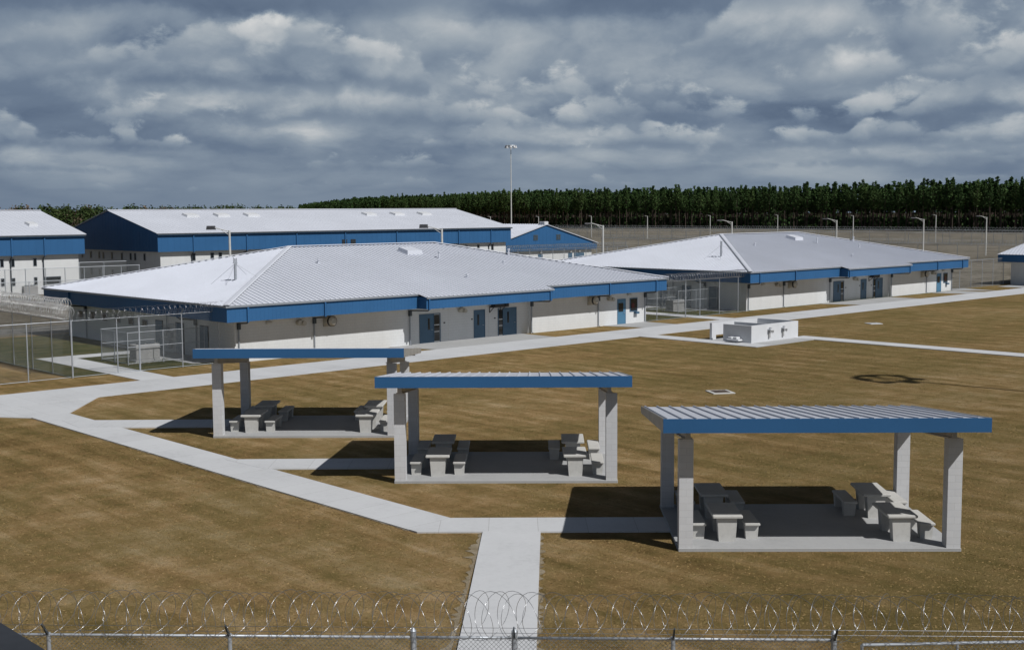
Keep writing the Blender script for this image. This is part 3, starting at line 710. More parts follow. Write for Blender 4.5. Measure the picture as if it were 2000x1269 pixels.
# ------------------------------------------------------------------ white wash enclosure
def enclosure():
    root = thing('wash_enclosure', 'low white roofless walled enclosure with taps on its front, beside the walkway', 'enclosure', S(33.8, -15.95, .036), RZ)
    h = 1.27; w = .2; L = 5.95; D = 3.8
    b = MB(); b.box(0, L, 0, w, 0, h); b.build('front_wall', M['white'], root)
    b = MB(); b.box(0, w, w, 2.55, 0, h); b.build('side_wall', M['white'], root)
    b = MB(); b.box(0, .5, D-w, D, 0, h); b.box(.5, 2.35, D-w, D, .34, h); b.box(2.35, L-w, D-w, D, 0, h); b.build('back_wall', M['white'], root)
    b = MB(); b.box(L-w, L, w, D, 0, h); b.build('side_wall', M['white'], root)
    b = MB(); b.box(2.35, 2.5, w, D-w-.3, 0, h-.03); b.build('partition', M['white'], root)
    for x in (2.15, 3.9):
        b = MB(); b.box(x-.09, x+.09, -.10, -.004, .25, .78); b.box(x+.30, x+.36, -.08, -.004, .66, .8); b.box(x+.48, x+.55, -.08, -.004, .62, .8); b.build('tap', M['ac'], root)
        b = MB(); b.box(x-.16, x+.26, -.30, -.004, .82, .92); b.tube([(x+.1,-.15,.92),(x+.1,-.15,1.04)], .12, 8); b.build('basin', M['white'], root)
    b = MB(); b.bbox(-.55, -.004, .75, 1.85, .12, .26, .03); b.bbox(-.5, -.05, .95, 1.3, .26, .42, .03); b.bbox(-.45, -.02, 1.45, 1.8, .26, .4, .03); b.box(-.3, -.1, 1.1, 1.5, 0, .12); b.build('trough', M['white'], root)
    b = MB(); b.box(3.4, 3.7, D-w-.12, D-w-.004, .85, 1.1); b.build('tap', M['dark'], root)
enclosure()

# ------------------------------------------------------------------ inspection covers
def cover(label, p, a, m1, m2):
    root = thing('inspection_cover', label, 'manhole', (p[0], p[1], 0), .2)
    b = MB(); b.bbox(-a, a, -a, a, -.1, .05, .01); b.build('collar', m1, root)
    b = MB(); b.bbox(-a*.68, a*.68, -a*.68, a*.68, .051, .065, .005); b.build('lid', m2, root)
cover('square concrete inspection cover with brown lid in the middle of the lawn', (11.15, 65.1), .62, M['precast'], M['bark'])
cover('small white inspection cover in the grass right of the enclosure', (30.9, 104.2), .55, M['white'], M['slab'])

# ------------------------------------------------------------------ fences
def run(a, b, n): return [a + (b-a)*k/n for k in range(n+1)]
fence('chain-link yard fence with double razor coil before the front building', (S(-9.4, 1.9), S(.9, 1.9)), 3.42, [.05, 2.9, 4.35, 7.25, 9.85], coilr=.34, pitch=.36, cw=.007, arms=True, side=-1, ends=(.05, 4.35))
fence('bare-topped chain-link run continuing left from the coiled corner post', (S(-25, 1.9), S(-9.46, 1.9)), 3.42, [1, 4, 7, 10, 13], ends=())
fence('side yard fence under a thick bright razor coil, running back from the corner', (S(-9.4, 1.96), S(-9.4, 44)), 3.42, [2.75, 5.8, 8.9, 12, 15, 18, 21, 24, 27, 30, 33, 36, 39, 42], coilr=.42, pitch=.34, cw=.014, cz=.5, arms=True, side=1)
fence('chain-link yard fence with razor coil between the two hip-roofed buildings', (S(42.4, 1.5), S(57.3, 1.5)), 3.42, [1.4, 5.4, 7.5, 10.4, 13.3], coilr=.36, pitch=.36, cw=.015, arms=True, side=-1, ends=(5.4,))
fence('tall chain-link fence right of the second building', (S(98.7, 2.6), S(113.5, 2.6)), 3.42, run(.1, 14.6, 5))
def kennel(label, s0, s1, t0, t1, h):
    root = thing('wire_enclosure', label, 'fence', S(s0, t0), RZ)
    L, D = s1-s0, t1-t0
    for p in ((0,0),(L*.45,0),(L,0),(0,D),(L,D),(0,D/2)):
        b = MB(); b.tube([(*p,0),(*p,h+.04)], .03, 6); b.build('post', M['steel'], root)
    b = MB()
    for z in (h, h*.55, .1):
        b.tube([(0,0,z),(L,0,z)], .022, 5); b.tube([(0,0,z),(0,D,z)], .022, 5); b.tube([(0,D,z),(L,D,z)], .022, 5)
    b.build('rail', M['steel'], root)
    b = MB(); chain(b, (0,0), (L,0), .05, h, .11, .007); chain(b, (0,0), (0,D), .05, h, .11, .007); chain(b, (0,D), (L,D), .05, h, .11, .007); b.build('wire_mesh', M['mesh'], root)
def ac_unit(label, s, t):
    root = thing('cooling_unit', label, 'air conditioner', S(s, t), RZ)
    b = MB(); b.bbox(-.95, .95, -.6, .6, 0, .12, .01); b.build('plinth', M['slab'], root)
    b = MB(); b.bbox(-.85, .85, -.5, .5, .125, 1.12, .03); b.box(-.88, .88, -.53, .53, .86, .9); o = b.build('casing', M['ac'], root)
    b = MB(); b.tube([(-.3,0,1.12),(-.3,0,1.2)], .3, 14); b.tube([(.4,0,1.12),(.4,0,1.2)], .3, 14); b.build('fan_grille', M['dark'], root)
    b = MB()
    for k in range(6): b.box(-.862, -.852, -.4, .4, .25+k*.09, .29+k*.09)
    b.build('grille', M['dark'], root)
kennel('low chain-link enclosure around the cooling unit of the front building', -4.2, 1.3, 5.3, 9.2, 2.1)
kennel('low chain-link enclosure around the cooling unit of the second building', 51.4, 57.4, 5.3, 9.2, 2.1)
ac_unit('grey cooling unit on a pad inside the wire enclosure, front building', -2.2, 7.0)
ac_unit('grey cooling unit in the yard between the two hip-roofed buildings', 53.0, 7.0)
p_ = (-58.9, 149.4)
ac_unit('pale cooling unit by the white wall of the left hall', (Vector((*p_,0))-O1).dot(U), (Vector((*p_,0))-O1).dot(V))
# far fences
fence('yard fence along the white wall of the left hall', (S(-10, 73), S(30, 73)), 3.5, run(.1, 39.9, 17), mesh=(.3, .014), pr=.05)
fence('cross fence between the two gabled halls', (S(27, 84), S(33.8, 84)), 3.6, run(.1, 6.7, 2), mesh=(.3, .02), pr=.06)
fence('inner exercise pen fence before the left hall', (S(-4, 66), S(24, 66)), 2.4, run(.1, 27.9, 8), mesh=(.3, .016), pr=.05)
fence('coil-topped fence before the blue gable hall', (S(92.5, 77), S(125, 77)), 3.5, run(.1, 32.4, 12), mesh=(.4, .02), coilr=.45, pitch=.45, cw=.022, pr=.05, coil_n=8)
fence('perimeter fence nearest the pines, dull razor coil on top', ((-60, 560), (190, 285)), 3.7, run(.1, 371, 62), mesh=(.6, .028), coilr=.5, pitch=.9, cw=.035, coil_n=8, pr=.06, double=False)
fence('second perimeter fence on the pale ground, inside the outer one', ((-50, 515), (180, 262)), 3.4, run(.1, 341, 56), mesh=(.6, .028), coilr=.5, pitch=.9, cw=.04, coil_n=8, pr=.06, double=False)
fence('coil-topped fence crossing the field behind the second building', ((22, 300), (118, 188)), 3.3, run(.1, 147, 36), mesh=(.5, .022), coilr=.42, pitch=.6, cw=.03, coil_n=8, pr=.05, double=False)

# perimeter fence right under the tower
def near_fence():
    p0, p1 = Vector((-16.0, 22.57, 0)), Vector((6.0, 21.70, 0)); d = (p1-p0); Ln = d.length; d.normalize(); n = Vector((d.y, -d.x, 0)); h = 1.9
    root = thing('perimeter_fence', 'near chain-link fence with a large razor coil along the bottom edge', 'fence', p0)
    for x, big in ((.5,0),(3.9,0),(7.3,0),(10.72,0),(14.15,1),(16.02,2),(18.93,0),(21.85,3)):
        q = d*x; b = MB(); r = .055 if big else .04
        b.tube([(q.x,q.y,0),(q.x,q.y,h+(.12 if big else .04))], r, 12)
        if big: b.tube([(q.x,q.y,h+.12),(q.x,q.y,h+.15),(q.x,q.y,h+.18)], r*1.1, 12, r1=r*.3)
        o = b.build('post', M['steel'], root, smooth=False)
        if big != 1:
            b = MB(); b.hexa([q-d*.02+Vector((0,0,h+.02)), q+d*.02+Vector((0,0,h+.02)), q+d*.02+n*.05+Vector((0,0,h)), q-d*.02+n*.05+Vector((0,0,h))],
                             [q-d*.012+n*.26+Vector((0,0,h+.30)), q+d*.012+n*.26+Vector((0,0,h+.30)), q+d*.012+n*.29+Vector((0,0,h+.28)), q-d*.012+n*.29+Vector((0,0,h+.28))])
            b.build('barb_arm', M['dark'], o)
    for a, e in ((0, 14.09), (14.21, 15.96), (16.08, 21.8)):
        b = MB(); b.tube([d*a+Vector((0,0,h)), d*e+Vector((0,0,h))], .026, 8); b.build('top_rail', M['steel'], root, smooth=True)
    b = MB(); chain(b, (0,0), (d.x*Ln, d.y*Ln), .03, h, .085, .0065); b.build('wire_mesh', M['mesh'], root)
    b = MB()
    for f in (.45, .95):
        o = n*.28*f + Vector((0,0,h+.29*f)); b.tube([o, d*26+o], .0045, 4)
    b.build('barbed_wire', M['wire'], root)
    b = MB(); o = n*.20 + Vector((0,0,h+.47)); coil(b, o, d*28+o, .42, .385, .0044, 24, 5, wob=.07, rnd=random.Random(5), tilt=.72); b.build('razor_coil', M['wire'], root, smooth=True)
    # gate leaf to the right, standing slightly ajar
    gt = thing('fence_gate', 'tubular gate leaf with a diagonal brace, beside the near fence post', 'gate', p1+Vector((.3,-.15,0)))
    e = Vector((.999, .035, 0)); hh = 1.86
    b = MB(); b.tube([(0,0,.1),(0,0,hh),], .03, 8); b.tube([(0,0,hh),(e.x*4,e.y*4,hh)], .03, 8); b.tube([(e.x*4,e.y*4,hh),(e.x*4,e.y*4,.1)], .03, 8); b.tube([(0,0,.1),(e.x*4,e.y*4,.1)], .03, 8); b.tube([(e.x*1.75,e.y*1.75,.1),(e.x*1.75,e.y*1.75,hh)], .025, 8)
    b.tube([(e.x*1.0,e.y*1.0,1.2),(e.x*3.95,e.y*3.95,hh-.02)], .012, 6); b.build('frame', M['steel'], gt, smooth=False)
    b = MB(); chain(b, (0,0), (e.x*4,e.y*4), .1, hh, .085, .0065); b.build('wire_mesh', M['mesh'], gt)
near_fence()
# corner of the tower's lower roof, just below the camera
b = MB(); b.prism([(-4.0, 7.75), (-4.0, 1.5), (-1.0, 1.5), (-.8, 4.39)], 7.3, 7.5)
tag(b.build('tower_roof', M['tower']), 'dark grey roof corner of the watchtower at the bottom left', 'roof')

# ------------------------------------------------------------------ light poles
def pole(h=8.0, arm=1):
    root = thing('light_pole', '', 'light pole')
    b = MB(); b.tube([(0,0,0),(0,0,h)], .15, 8, r1=.11); b.build('shaft', M['pole'], root)
    if arm:
        b = MB(); b.tube([(0,0,h-.12),(-1.6,0,h+.30)], .05, 5); b.tube([(0,0,h-.5),(-.8,0,h+.02)], .03, 5); b.build('arm', M['pole'], root)
        b = MB(); b.hexa([(-2.35,-.28,h+.08),(-1.45,-.28,h+.08),(-1.45,.28,h+.08),(-2.35,.28,h+.08)], [(-2.3,-.22,h+.48),(-1.5,-.22,h+.48),(-1.5,.22,h+.48),(-2.3,.22,h+.48)]); b.build('lamp_head', M['lamp'], root)
    else:
        b = MB(); b.tube([(0,0,h-.1),(-.9,0,h+.1)], .05, 5); b.build('arm', M['pole'], root)
        b = MB(); b.box(-1.3,-.8,-.18,.18,h+.02,h+.2); b.build('lamp_head', M['lamp'], root)
    return root
PA, PB = pole(), pole(8.0, 0); ua = ub = False
front = [((-29.2,127.2),'light pole with a boxy dark lamp rising behind the near hip of the front roof'), ((-7.26,128.2),'light pole with a boxy dark lamp by the ridge end of the front roof'),
         ((11.3,151.5),'light pole beside the blue gable hall, between the two hip roofs'), ((33.9,188.8),'light pole with a long arm above the near ridge end of the second roof'),
         ((54.1,204.3),'light pole over the middle of the second hip roof'), ((71.7,213.6),'light pole over the far slope of the second hip roof'),
         ((99.1,256.2),'light pole on the field past the far end of the second building')]
for k, (p, l) in enumerate(front):
    o = PA if not ua else copy_tree(PA); ua = True
    o.location = (*p, 0); o.rotation_euler = (0,0,R((0,-4,12,6,-5,3,8)[k])); tag(o, l, group='yard light poles with arms')
    if k > 1:
        s_ = .8; 
        for c in o.children:
            if c.name.startswith('lamp_head'): c.scale = (1, .6, .45); c.location.z = 4.5
back = [((-8.1,478),'thin pole above the right end of the long hall roof'), ((9.9,446),'thin pole above the ridge of the blue gable hall'), ((30.1,462),'thin pole just left of the lamp beside the blue gable'),
        ((47.3,427),'thin pole on the pale field before the pines, left of the second roof'), ((70.4,435),'thin pole by the near ridge end of the second roof'), ((95.6,441),'thin pole above the ridge of the second roof'),
        ((101.2,363.6),'thin pole above the far slope of the second roof, left of centre'), ((124.9,361.4),'thin pole on the pale field, second from the far end of the row')]
for p, l in back:
    o = PB if not ub else copy_tree(PB); ub = True
    o.location = (*p, 0); tag(o, l, group='thin poles along the perimeter')
def high_mast(label, p, h, ring, n=10, w=.22):
    root = thing('high_mast_light', label, 'high mast light', (*p, 0))
    b = MB(); b.tube([(0,0,0),(0,0,h)], w, 10, r1=w*.45); b.build('mast', M['pole'], root)
    b = MB(); pts = [(ring*math.cos(2*math.pi*k/24), ring*math.sin(2*math.pi*k/24), h-.3) for k in range(25)]; b.tube(pts, .21, 6)
    for k in range(4): a = k*math.pi/2; b.tube([(0,0,h-.1),(ring*math.cos(a),ring*math.sin(a),h-.3)], .06, 5)
    b.build('ring', M['steel'], root)
    for k in range(n):
        a = 2*math.pi*k/n; b = MB(); x, y = ring*math.cos(a), ring*math.sin(a)
        b.tube([(x,y,h-.1),(x,y,h-.55),(x*1.05,y*1.05,h-.95)], .2, 8, r1=.42); b.build('lamp', M['white'], root)
high_mast('tall mast with a ring of lamps before the pine wood', (0.0, 380.0), 30.2, 1.5, 8)
SUN_AZ, SUN_EL = 132.0, 47.0
k_ = 1/math.tan(R(SUN_EL)); hm = 29.5
high_mast('tall mast outside the frame whose ring shadow lies on the lawn', (21.2 + hm*k_*math.sin(R(SUN_AZ)), 70.3 + hm*k_*math.cos(R(SUN_AZ))), hm, 1.5, 6, .21)

# ------------------------------------------------------------------ grass blades on the near lawn
import numpy as np
def grass():
    rg = np.random.default_rng(4); N = 120000
    y = 21 + (110-21)*rg.random(N)**1.5; x = (rg.random(N)*2-1)*y*.44
    paved = list(PAVED) + [[(-10.2*0 + .6-.88, 11), (.6+.6, 11), (.2, 37), (-1.2, 37)]][:0]
    for loc, rz, _ in PAV:
        c, s = math.cos(rz), math.sin(rz); paved.append([(loc[0]+c*a-s*b, loc[1]+s*a+c*b) for a, b in ((0,0),(PW,0),(PW,PD),(0,PD))])
    paved.append([tuple(S(a, b)[:2]) for a, b in ((1.2,1.3),(42.3,1.3),(42.3,28),(1.2,28))]); paved.append([tuple(S(a, b)[:2]) for a, b in ((57.4,1.8),(98.6,1.8),(98.6,28),(57.4,28))])
    ang = -.033; paved.append([(-.60 + px*-0.033*-1 + sx, 19.9 + px) for px, sx in ((-16.6,-.88),(-16.6,.88),(16.6,.88),(16.6,-.88))])
    keep = np.ones(N, bool)
    for poly in paved:
        P = np.array(poly); ins = np.zeros(N, bool); j = len(P)-1
        for i in range(len(P)):
            xi, yi = P[i]; xj, yj = P[j]
            cnd = (yi > y) != (yj > y); ins ^= cnd & (x < (xj-xi)*(y-yi)/((yj-yi) if yj != yi else 1e-9) + xi); j = i
        keep &= ~ins
    x, y = x[keep], y[keep]; n = len(x)
    h = .005 + .010*rg.random(n)**2; wd = (.010 + .022*rg.random(n))*(.6 + y/70); a = rg.random(n)*6.283; l = rg.normal(0, .03, (n, 2))
    co = np.zeros((n, 4, 3), np.float32); dx, dy = np.cos(a)*wd, np.sin(a)*wd
    co[:,0] = np.stack([x-dx, y-dy, np.zeros(n)], 1); co[:,1] = np.stack([x+dx, y+dy, np.zeros(n)], 1)
    co[:,2] = np.stack([x+l[:,0]+dx*.6, y+l[:,1]+dy*.6, h], 1); co[:,3] = np.stack([x+l[:,0]-dx*.6, y+l[:,1]-dy*.6, h], 1)
    me = bpy.data.meshes.new('grass'); me.vertices.add(n*4); me.vertices.foreach_set('co', co.ravel())
    me.loops.add(n*4); me.loops.foreach_set('vertex_index', np.arange(n*4, dtype=np.int32)); me.polygons.add(n); me.polygons.foreach_set('loop_start', np.arange(0, n*4, 4, dtype=np.int32)); me.update(); me.validate()
    m = mat('grass_blades', (.2, .15, .07), .9, 0, .1); t = NT(m); ge = t.node('ShaderNodeNewGeometry')
    g2 = t.noise(t.obj(), .22, 4, .6).outputs['Fac']
    f = t.math('ADD', t.math('MULTIPLY', ge.outputs['Random Per Island'], .7), t.math('MULTIPLY', t.math('SUBTRACT', g2, .35), .9))
    t.base(t.ramp(f, [(.08, (.215, .170, .060)), (.3, (.255, .180, .075)), (.6, (.29, .198, .088)), (.95, (.33, .23, .112))]))
    me.materials.append(m); o = bpy.data.objects.new('grass', me); col.objects.link(o)
    tag(o, 'short dry mown grass blades on the near lawn', 'grass', kind='stuff')
grass()

# ------------------------------------------------------------------ trees
def quad_leaf(mb, p, sz, rnd):
    n = Vector((rnd.gauss(0,1), rnd.gauss(0,1), rnd.gauss(0,1)+.6)).normalized()
    a = n.cross(Vector((rnd.gauss(0,1), rnd.gauss(0,1), rnd.gauss(0,1)))).normalized(); b_ = n.cross(a)
    a *= sz; b_ *= sz*rnd.uniform(.5, .9); p = Vector(p)
    mb.add([tuple(p-a-b_*.4), tuple(p+a*.3-b_), tuple(p+a), tuple(p-a*.2+b_)], [(0,1,2,3)])
def pine(rnd, H_=22.0, dense=1.0):
    tr, cr = MB(), MB(); lean = (rnd.uniform(-.5,.5), rnd.uniform(-.5,.5))
    ax = lambda h: Vector((lean[0]*(h/H_)**2, lean[1]*(h/H_)**2, h))
    tr.tube([ax(0), ax(H_*.3), ax(H_*.6), ax(H_*.95)], .24, 6, r1=.05)
    base = H_*rnd.uniform(.38, .53); h = base; R0 = rnd.uniform(2.5, 3.7)
    while h < H_*.985:
        f = (h-base)/(H_-base); r = R0*(min(1, .45+f*2.2) if f < .25 else 1)*(1-f)**1.0*rnd.uniform(.55, 1.3) + .16
        nb = max(3, int((5 if f < .8 else 3)*dense)); a0 = rnd.random()*6.28
        for k in range(nb):
            if rnd.random() < .16: continue
            a = a0 + 6.28*k/nb + rnd.uniform(-.4,.4); rb = r*rnd.uniform(.6, 1.1); up = rnd.uniform(.05,.45)
            c = ax(h); e = c + Vector((math.cos(a)*rb, math.sin(a)*rb, rb*up))
            if f < .75 and dense >= 1: tr.tube([c, e], .045, 3, cap=False)
            m = max(2, int(rb*2.2*dense))
            for j in range(m):
                q = c.lerp(e, .3+.75*(j+rnd.random())/m)
                for _ in range(5 if dense >= 1 else 2):
                    quad_leaf(cr, q + Vector((rnd.gauss(0,.22), rnd.gauss(0,.22), rnd.gauss(0,.18))), rnd.uniform(.20,.38) if dense >= 1 else rnd.uniform(.5,.85), rnd)
        h += rnd.uniform(.45,.75)/ (dense if dense < 1 else 1)
    for _ in range(8): quad_leaf(cr, ax(H_*rnd.uniform(.94,1.0)), .25, rnd)
    return tr, cr
rnd = random.Random(11)
protos = []
for k in range(9):
    tr, cr = pine(rnd)
    root = thing('pine_tree', '', 'pine')
    tr.build('trunk', M['bark'], root); cr.build('crown', M['needle'], root); protos.append(root)
EDGE = [(262, 455), (210, 502), (133, 638), (0, 729), (-128, 1020), (-310, 1800)]
def edge_pts(step, jitter, off, rnd):
    out = []
    for (x0, y0), (x1, y1) in zip(EDGE, EDGE[1:]):
        L = math.hypot(x1-x0, y1-y0); n = max(1, int(L/step)); nx, ny = (y0-y1)/L, (x1-x0)/L
        if ny < 0: nx, ny = -nx, -ny
        for i in range(n):
            k = (i + rnd.uniform(.2,.8))/n; d = off + rnd.uniform(-jitter, jitter)
            out.append((x0+(x1-x0)*k + nx*d, y0+(y1-y0)*k + ny*d))
    return out
cand = []
for row, (stp, off) in enumerate(((3.6, 0), (3.8, 5), (2.4, 9), (2.6, 14), (3, 20), (3.6, 28), (5, 40), (5, 52), (5, 64), (5.5, 78), (6, 94), (6, 112), (7, 135), (7, 160), (8, 190), (8, 220))):
    cand += [(p, row) for p in edge_pts(stp, 2.2, off, rnd)]
inview = lambda p: abs(p[0]) < p[1]*.435
near = sorted([c for c in cand if inview(c[0]) and c[1] <= 1], key=lambda c: math.hypot(*c[0]))[:295]
nearset = set(c[0] for c in near)
used = set()
for i, (p, row) in enumerate(near):
    k = rnd.randrange(len(protos))
    o = protos[k] if k not in used else copy_tree(protos[k]); used.add(k)
    s_ = rnd.uniform(.88, 1.02) if rnd.random() < .85 else rnd.uniform(1.02, 1.11)
    o.location = (*p, 0); o.rotation_euler = (0, 0, rnd.random()*6.28); o.scale = (s_*rnd.uniform(.85,1.1), s_*rnd.uniform(.85,1.1), s_)
    tag(o, 'slender dark green pine along the front of the pine wood', 'pine', 'pines at the front of the wood')
# the rest of the wood, one mass
wt, wc = MB(), MB()
vars_ = [pine(rnd, 22, .6) for _ in range(7)]
for p, row in cand:
    if p in nearset: continue
    if abs(p[0]) > p[1]*.47: continue
    tr, cr = rnd.choice(vars_); sc_ = rnd.uniform(.86, 1.06)
    Mx = Matrix.Translation((*p, 0)) @ Matrix.Rotation(rnd.random()*6.28, 4, 'Z') @ Matrix.Scale(sc_, 4)
    wt.M = Mx; wt.add(tr.v, tr.f); wc.M = Mx; wc.add(cr.v, cr.f)
    for _ in range(11):                                   # undergrowth
        wc.M = None; quad_leaf(wc, (p[0]+rnd.uniform(-3,3), p[1]+rnd.uniform(-3,3), rnd.uniform(.2,1)**1.5*6), rnd.uniform(.6,1.4), rnd)
for p in edge_pts(5, 3, 205, rnd) + edge_pts(6, 3, 90, rnd):                # younger growth deep in the wood closes the view
    if abs(p[0]) > p[1]*.5: continue
    wc.M = None
    for _ in range(34): quad_leaf(wc, (p[0]+rnd.gauss(0,2), p[1]+rnd.gauss(0,2), rnd.uniform(1,16)), rnd.uniform(.7,1.5), rnd)
wd = thing('pine_wood', 'deep dark pine wood filling the horizon behind the front pines', 'wood'); wd['kind'] = 'stuff'
for nm, mb_, mm in (('trunk', wt, M['bark']), ('crown', wc, M['needle'])):
    o = mb_.build(nm, mm, wd); o['kind'] = 'stuff'
def broad(rnd, H_=13.0):
    tr, cr = MB(), MB(); tr.tube([(0,0,0),(.1,0,H_*.3),(.2,.1,H_*.6)], .3, 6, r1=.1)
    for _ in range(9):
        a = rnd.random()*6.28; rr_ = rnd.uniform(.8,3.4); z = H_*rnd.uniform(.28,.82); c = Vector((math.cos(a)*rr_, math.sin(a)*rr_, z)); q = rnd.uniform(1.5,2.4)
        tr.tube([(.1,0,H_*.3), c], .09, 4, cap=False)
        for _ in range(95):
            d = Vector((rnd.gauss(0,1), rnd.gauss(0,1), rnd.gauss(0,.8))).normalized()*q*rnd.uniform(.5,1.05); quad_leaf(cr, c+d, rnd.uniform(.25,.5), rnd)
    return tr, cr
bp = []
for k in range(5):
    tr, cr = broad(rnd); root = thing('broadleaf_tree', '', 'tree'); tr.build('trunk', M['bark'], root); cr.build('crown', M['leaf'] if k < 3 else M['leaf_b'], root); bp.append(root)
usedb = set()
px = -40.0; i = 0
while px < 600:
    D = rnd.uniform(380, 520) if px < 320 else rnd.uniform(520, 640)
    k = (3 if rnd.random() < .5 else 4) if (px < 30 or 60 < px < 75 or rnd.random() < .12) and px < 400 else rnd.randrange(3)
    o = bp[k] if k not in usedb else copy_tree(bp[k]); usedb.add(k)
    X = (px-1000)/2392*D; top = (399 if px < 330 else 401) + rnd.uniform(-4, 5); hor = 420.5 - px*.0065
    z = (H + (hor-top)*D/2392)/12.6
    o.location = (X, D, 0); o.rotation_euler = (0,0,rnd.random()*6.28); o.scale = (z*rnd.uniform(.85,1.25), z*rnd.uniform(.85,1.25), z)
    tag(o, 'rounded green tree in the far belt behind the gabled halls' if k < 3 else 'bare-looking brownish tree in the far belt behind the gabled halls', 'tree', 'green trees behind the halls' if k < 3 else 'brownish trees behind the halls')
    px += rnd.uniform(4, 8); i += 1

# ------------------------------------------------------------------ sky and sun
w = bpy.data.worlds.new('World'); sc.world = w; w.use_nodes = True
t = NT(w); bg = t.n['Background']; bg.inputs['Strength'].default_value = .05
sky = t.node('ShaderNodeTexSky', sky_type='NISHITA'); sky.sun_disc = False
sky.sun_elevation = R(SUN_EL); sky.sun_rotation = R(SUN_AZ); sky.air_density = 1.2; sky.dust_density = 1.5
tc = t.node('ShaderNodeTexCoord'); sp = t.node('ShaderNodeSeparateXYZ'); t.link(tc.outputs['Generated'], sp.inputs[0])
az_ = t.math('ARCTAN2', sp.outputs[0], sp.outputs[1])
zz = t.math('MAXIMUM', sp.outputs[2], 0)
def cloudvec(dz, dx=0.0, off=0.0, kx=1.0, ky=1.0):
    """bearing and (logarithmic) height above the horizon: clouds shrink and flatten into the distance"""
    z = t.math('MAXIMUM', t.math('ADD', zz, dz), 0)
    y = t.math('LOGARITHM', t.math('ADD', t.math('DIVIDE', z, .045), 1), math.e)
    x = t.math('ADD', az_, dx)
    cb = t.node('ShaderNodeCombineXYZ'); t.link(t.math('MULTIPLY', x, kx), cb.inputs[0]); t.link(t.math('MULTIPLY', y, ky), cb.inputs[1]); cb.inputs[2].default_value = off
    return cb.outputs[0]
def warp(v, sc_, amt, det=3):
    n = t.noise(v, sc_, det, .55); vm = t.node('ShaderNodeVectorMath', operation='MULTIPLY_ADD')
    t.link(n.outputs['Color'], vm.inputs[0]); vm.inputs[1].default_value = (amt, amt, 0); t.link(v, vm.inputs[2]); return vm.outputs[0]
def puffs(v, scale, n_oct=4):
    """billows: rounded lumps parted by creases, smaller lumps riding on the larger"""
    out = None; tot = 0
    for i in range(n_oct):
        k = .6**i; tot += k
        n = t.noise(v, scale*2.05**i, 0, .5).outputs['Fac']
        b = t.math('MULTIPLY', t.math('MINIMUM', t.math('ABSOLUTE', t.math('SUBTRACT', t.math('MULTIPLY', n, 3.2), 1.6)), 1), k)
        out = b if out is None else t.math('ADD', out, b)
    return t.math('DIVIDE', out, tot)
ROWS = [(.018, .012, .11, .37, .45), (.034, .018, .13, .37, .6), (.050, .028, .16, .36, .75), (.068, .044, .20, .36, .85), (.092, .060, .26, .36, .9), (.120, .07, .30, .39, .85)]
SEED = 2.0
CLOUDS = [(-0.1575, 0.135, 0.0627, 0.023, 0.22), (-0.19, 0.0872, 0.0794, 0.0167, 0.14), (-0.1165, 0.094, 0.0502, 0.0251, 0.2), (-0.2692, 0.1236, 0.046, 0.0142, -0.3), (-0.2731, 0.1022, 0.0502, 0.0042, 0.15), (-0.2885, 0.1632, 0.1505, 0.01, -0.42), (0.0834, 0.1621, 0.1505, 0.0113, -0.38), (-0.0501, 0.1567, 0.0418, 0.0146, 0.16), (-0.3635, 0.0783, 0.0543, 0.0251, -0.22), (-0.3781, 0.0469, 0.0272, 0.0092, 0.36), (0.1041, 0.1218, 0.0502, 0.023, 0.26), (0.2653, 0.1353, 0.0418, 0.0201, 0.36), (0.3265, 0.1383, 0.0209, 0.023, 0.2), (0.369, 0.1339, 0.0376, 0.0188, -0.3), (0.3835, 0.0904, 0.0251, 0.0134, 0.26), (0.198, 0.0793, 0.0962, 0.0075, -0.26), (0.3076, 0.0684, 0.0878, 0.0084, -0.2), (0.3762, 0.0596, 0.023, 0.01, 0.36), (0.0543, 0.0662, 0.0418, 0.0105, 0.3), (-0.23, 0.0786, 0.0188, 0.0134, 0.28), (0.19, 0.132, 0.0125, 0.0092, 0.3), (0.0334, 0.079, 0.0209, 0.0075, -0.25), (-0.1657, 0.0689, 0.0376, 0.0067, 0.2), (-0.0293, 0.094, 0.046, 0.0293, 0.08)]
OFF, KX, KY = 11.7, 6.6, 1.75
def density(dz, dx):
    v = warp(cloudvec(dz, dx, OFF, KX, KY), 1.6, .30, 4)
    return t.math('ADD', t.math('MULTIPLY', puffs(v, 1.3, 2), .42), t.math('MULTIPLY', t.noise(v, 1.25, 7, .60).outputs['Fac'], 1.0))
d0 = density(0, 0)
low = t.noise(cloudvec(0, 0, OFF+9, KX*.8, KY), .8, 3, .5).outputs['Fac']
val = t.math('MULTIPLY', t.math('SUBTRACT', d0, .68), .95)
val = t.math('ADD', val, t.math('MULTIPLY', t.math('SUBTRACT', low, .5), .6))
# the larger cloud masses by bearing and height: bearing, height, half-widths, brightness
wn = t.noise(cloudvec(0, 0, OFF+4, KX, KY), 2.0, 6, .6); ws = t.node('ShaderNodeSeparateColor'); t.link(wn.outputs['Color'], ws.inputs[0])
wa = t.math('ADD', az_, t.math('MULTIPLY', t.math('SUBTRACT', ws.outputs[0], .5), .13)); wz = t.math('ADD', zz, t.math('MULTIPLY', t.math('SUBTRACT', ws.outputs[1], .5), .045))
for a, e, ra, re, amp in CLOUDS:
    q = t.math('ADD', t.math('POWER', t.math('ABSOLUTE', t.math('DIVIDE', t.math('SUBTRACT', wa, a), ra)), 2.5), t.math('POWER', t.math('ABSOLUTE', t.math('DIVIDE', t.math('SUBTRACT', wz, e), re)), 2.5))
    val = t.math('MULTIPLY_ADD', t.math('EXPONENT', t.math('MULTIPLY', q, -1)), amp*.85, val)
val = t.math('MULTIPLY_ADD', val, .8, .42)
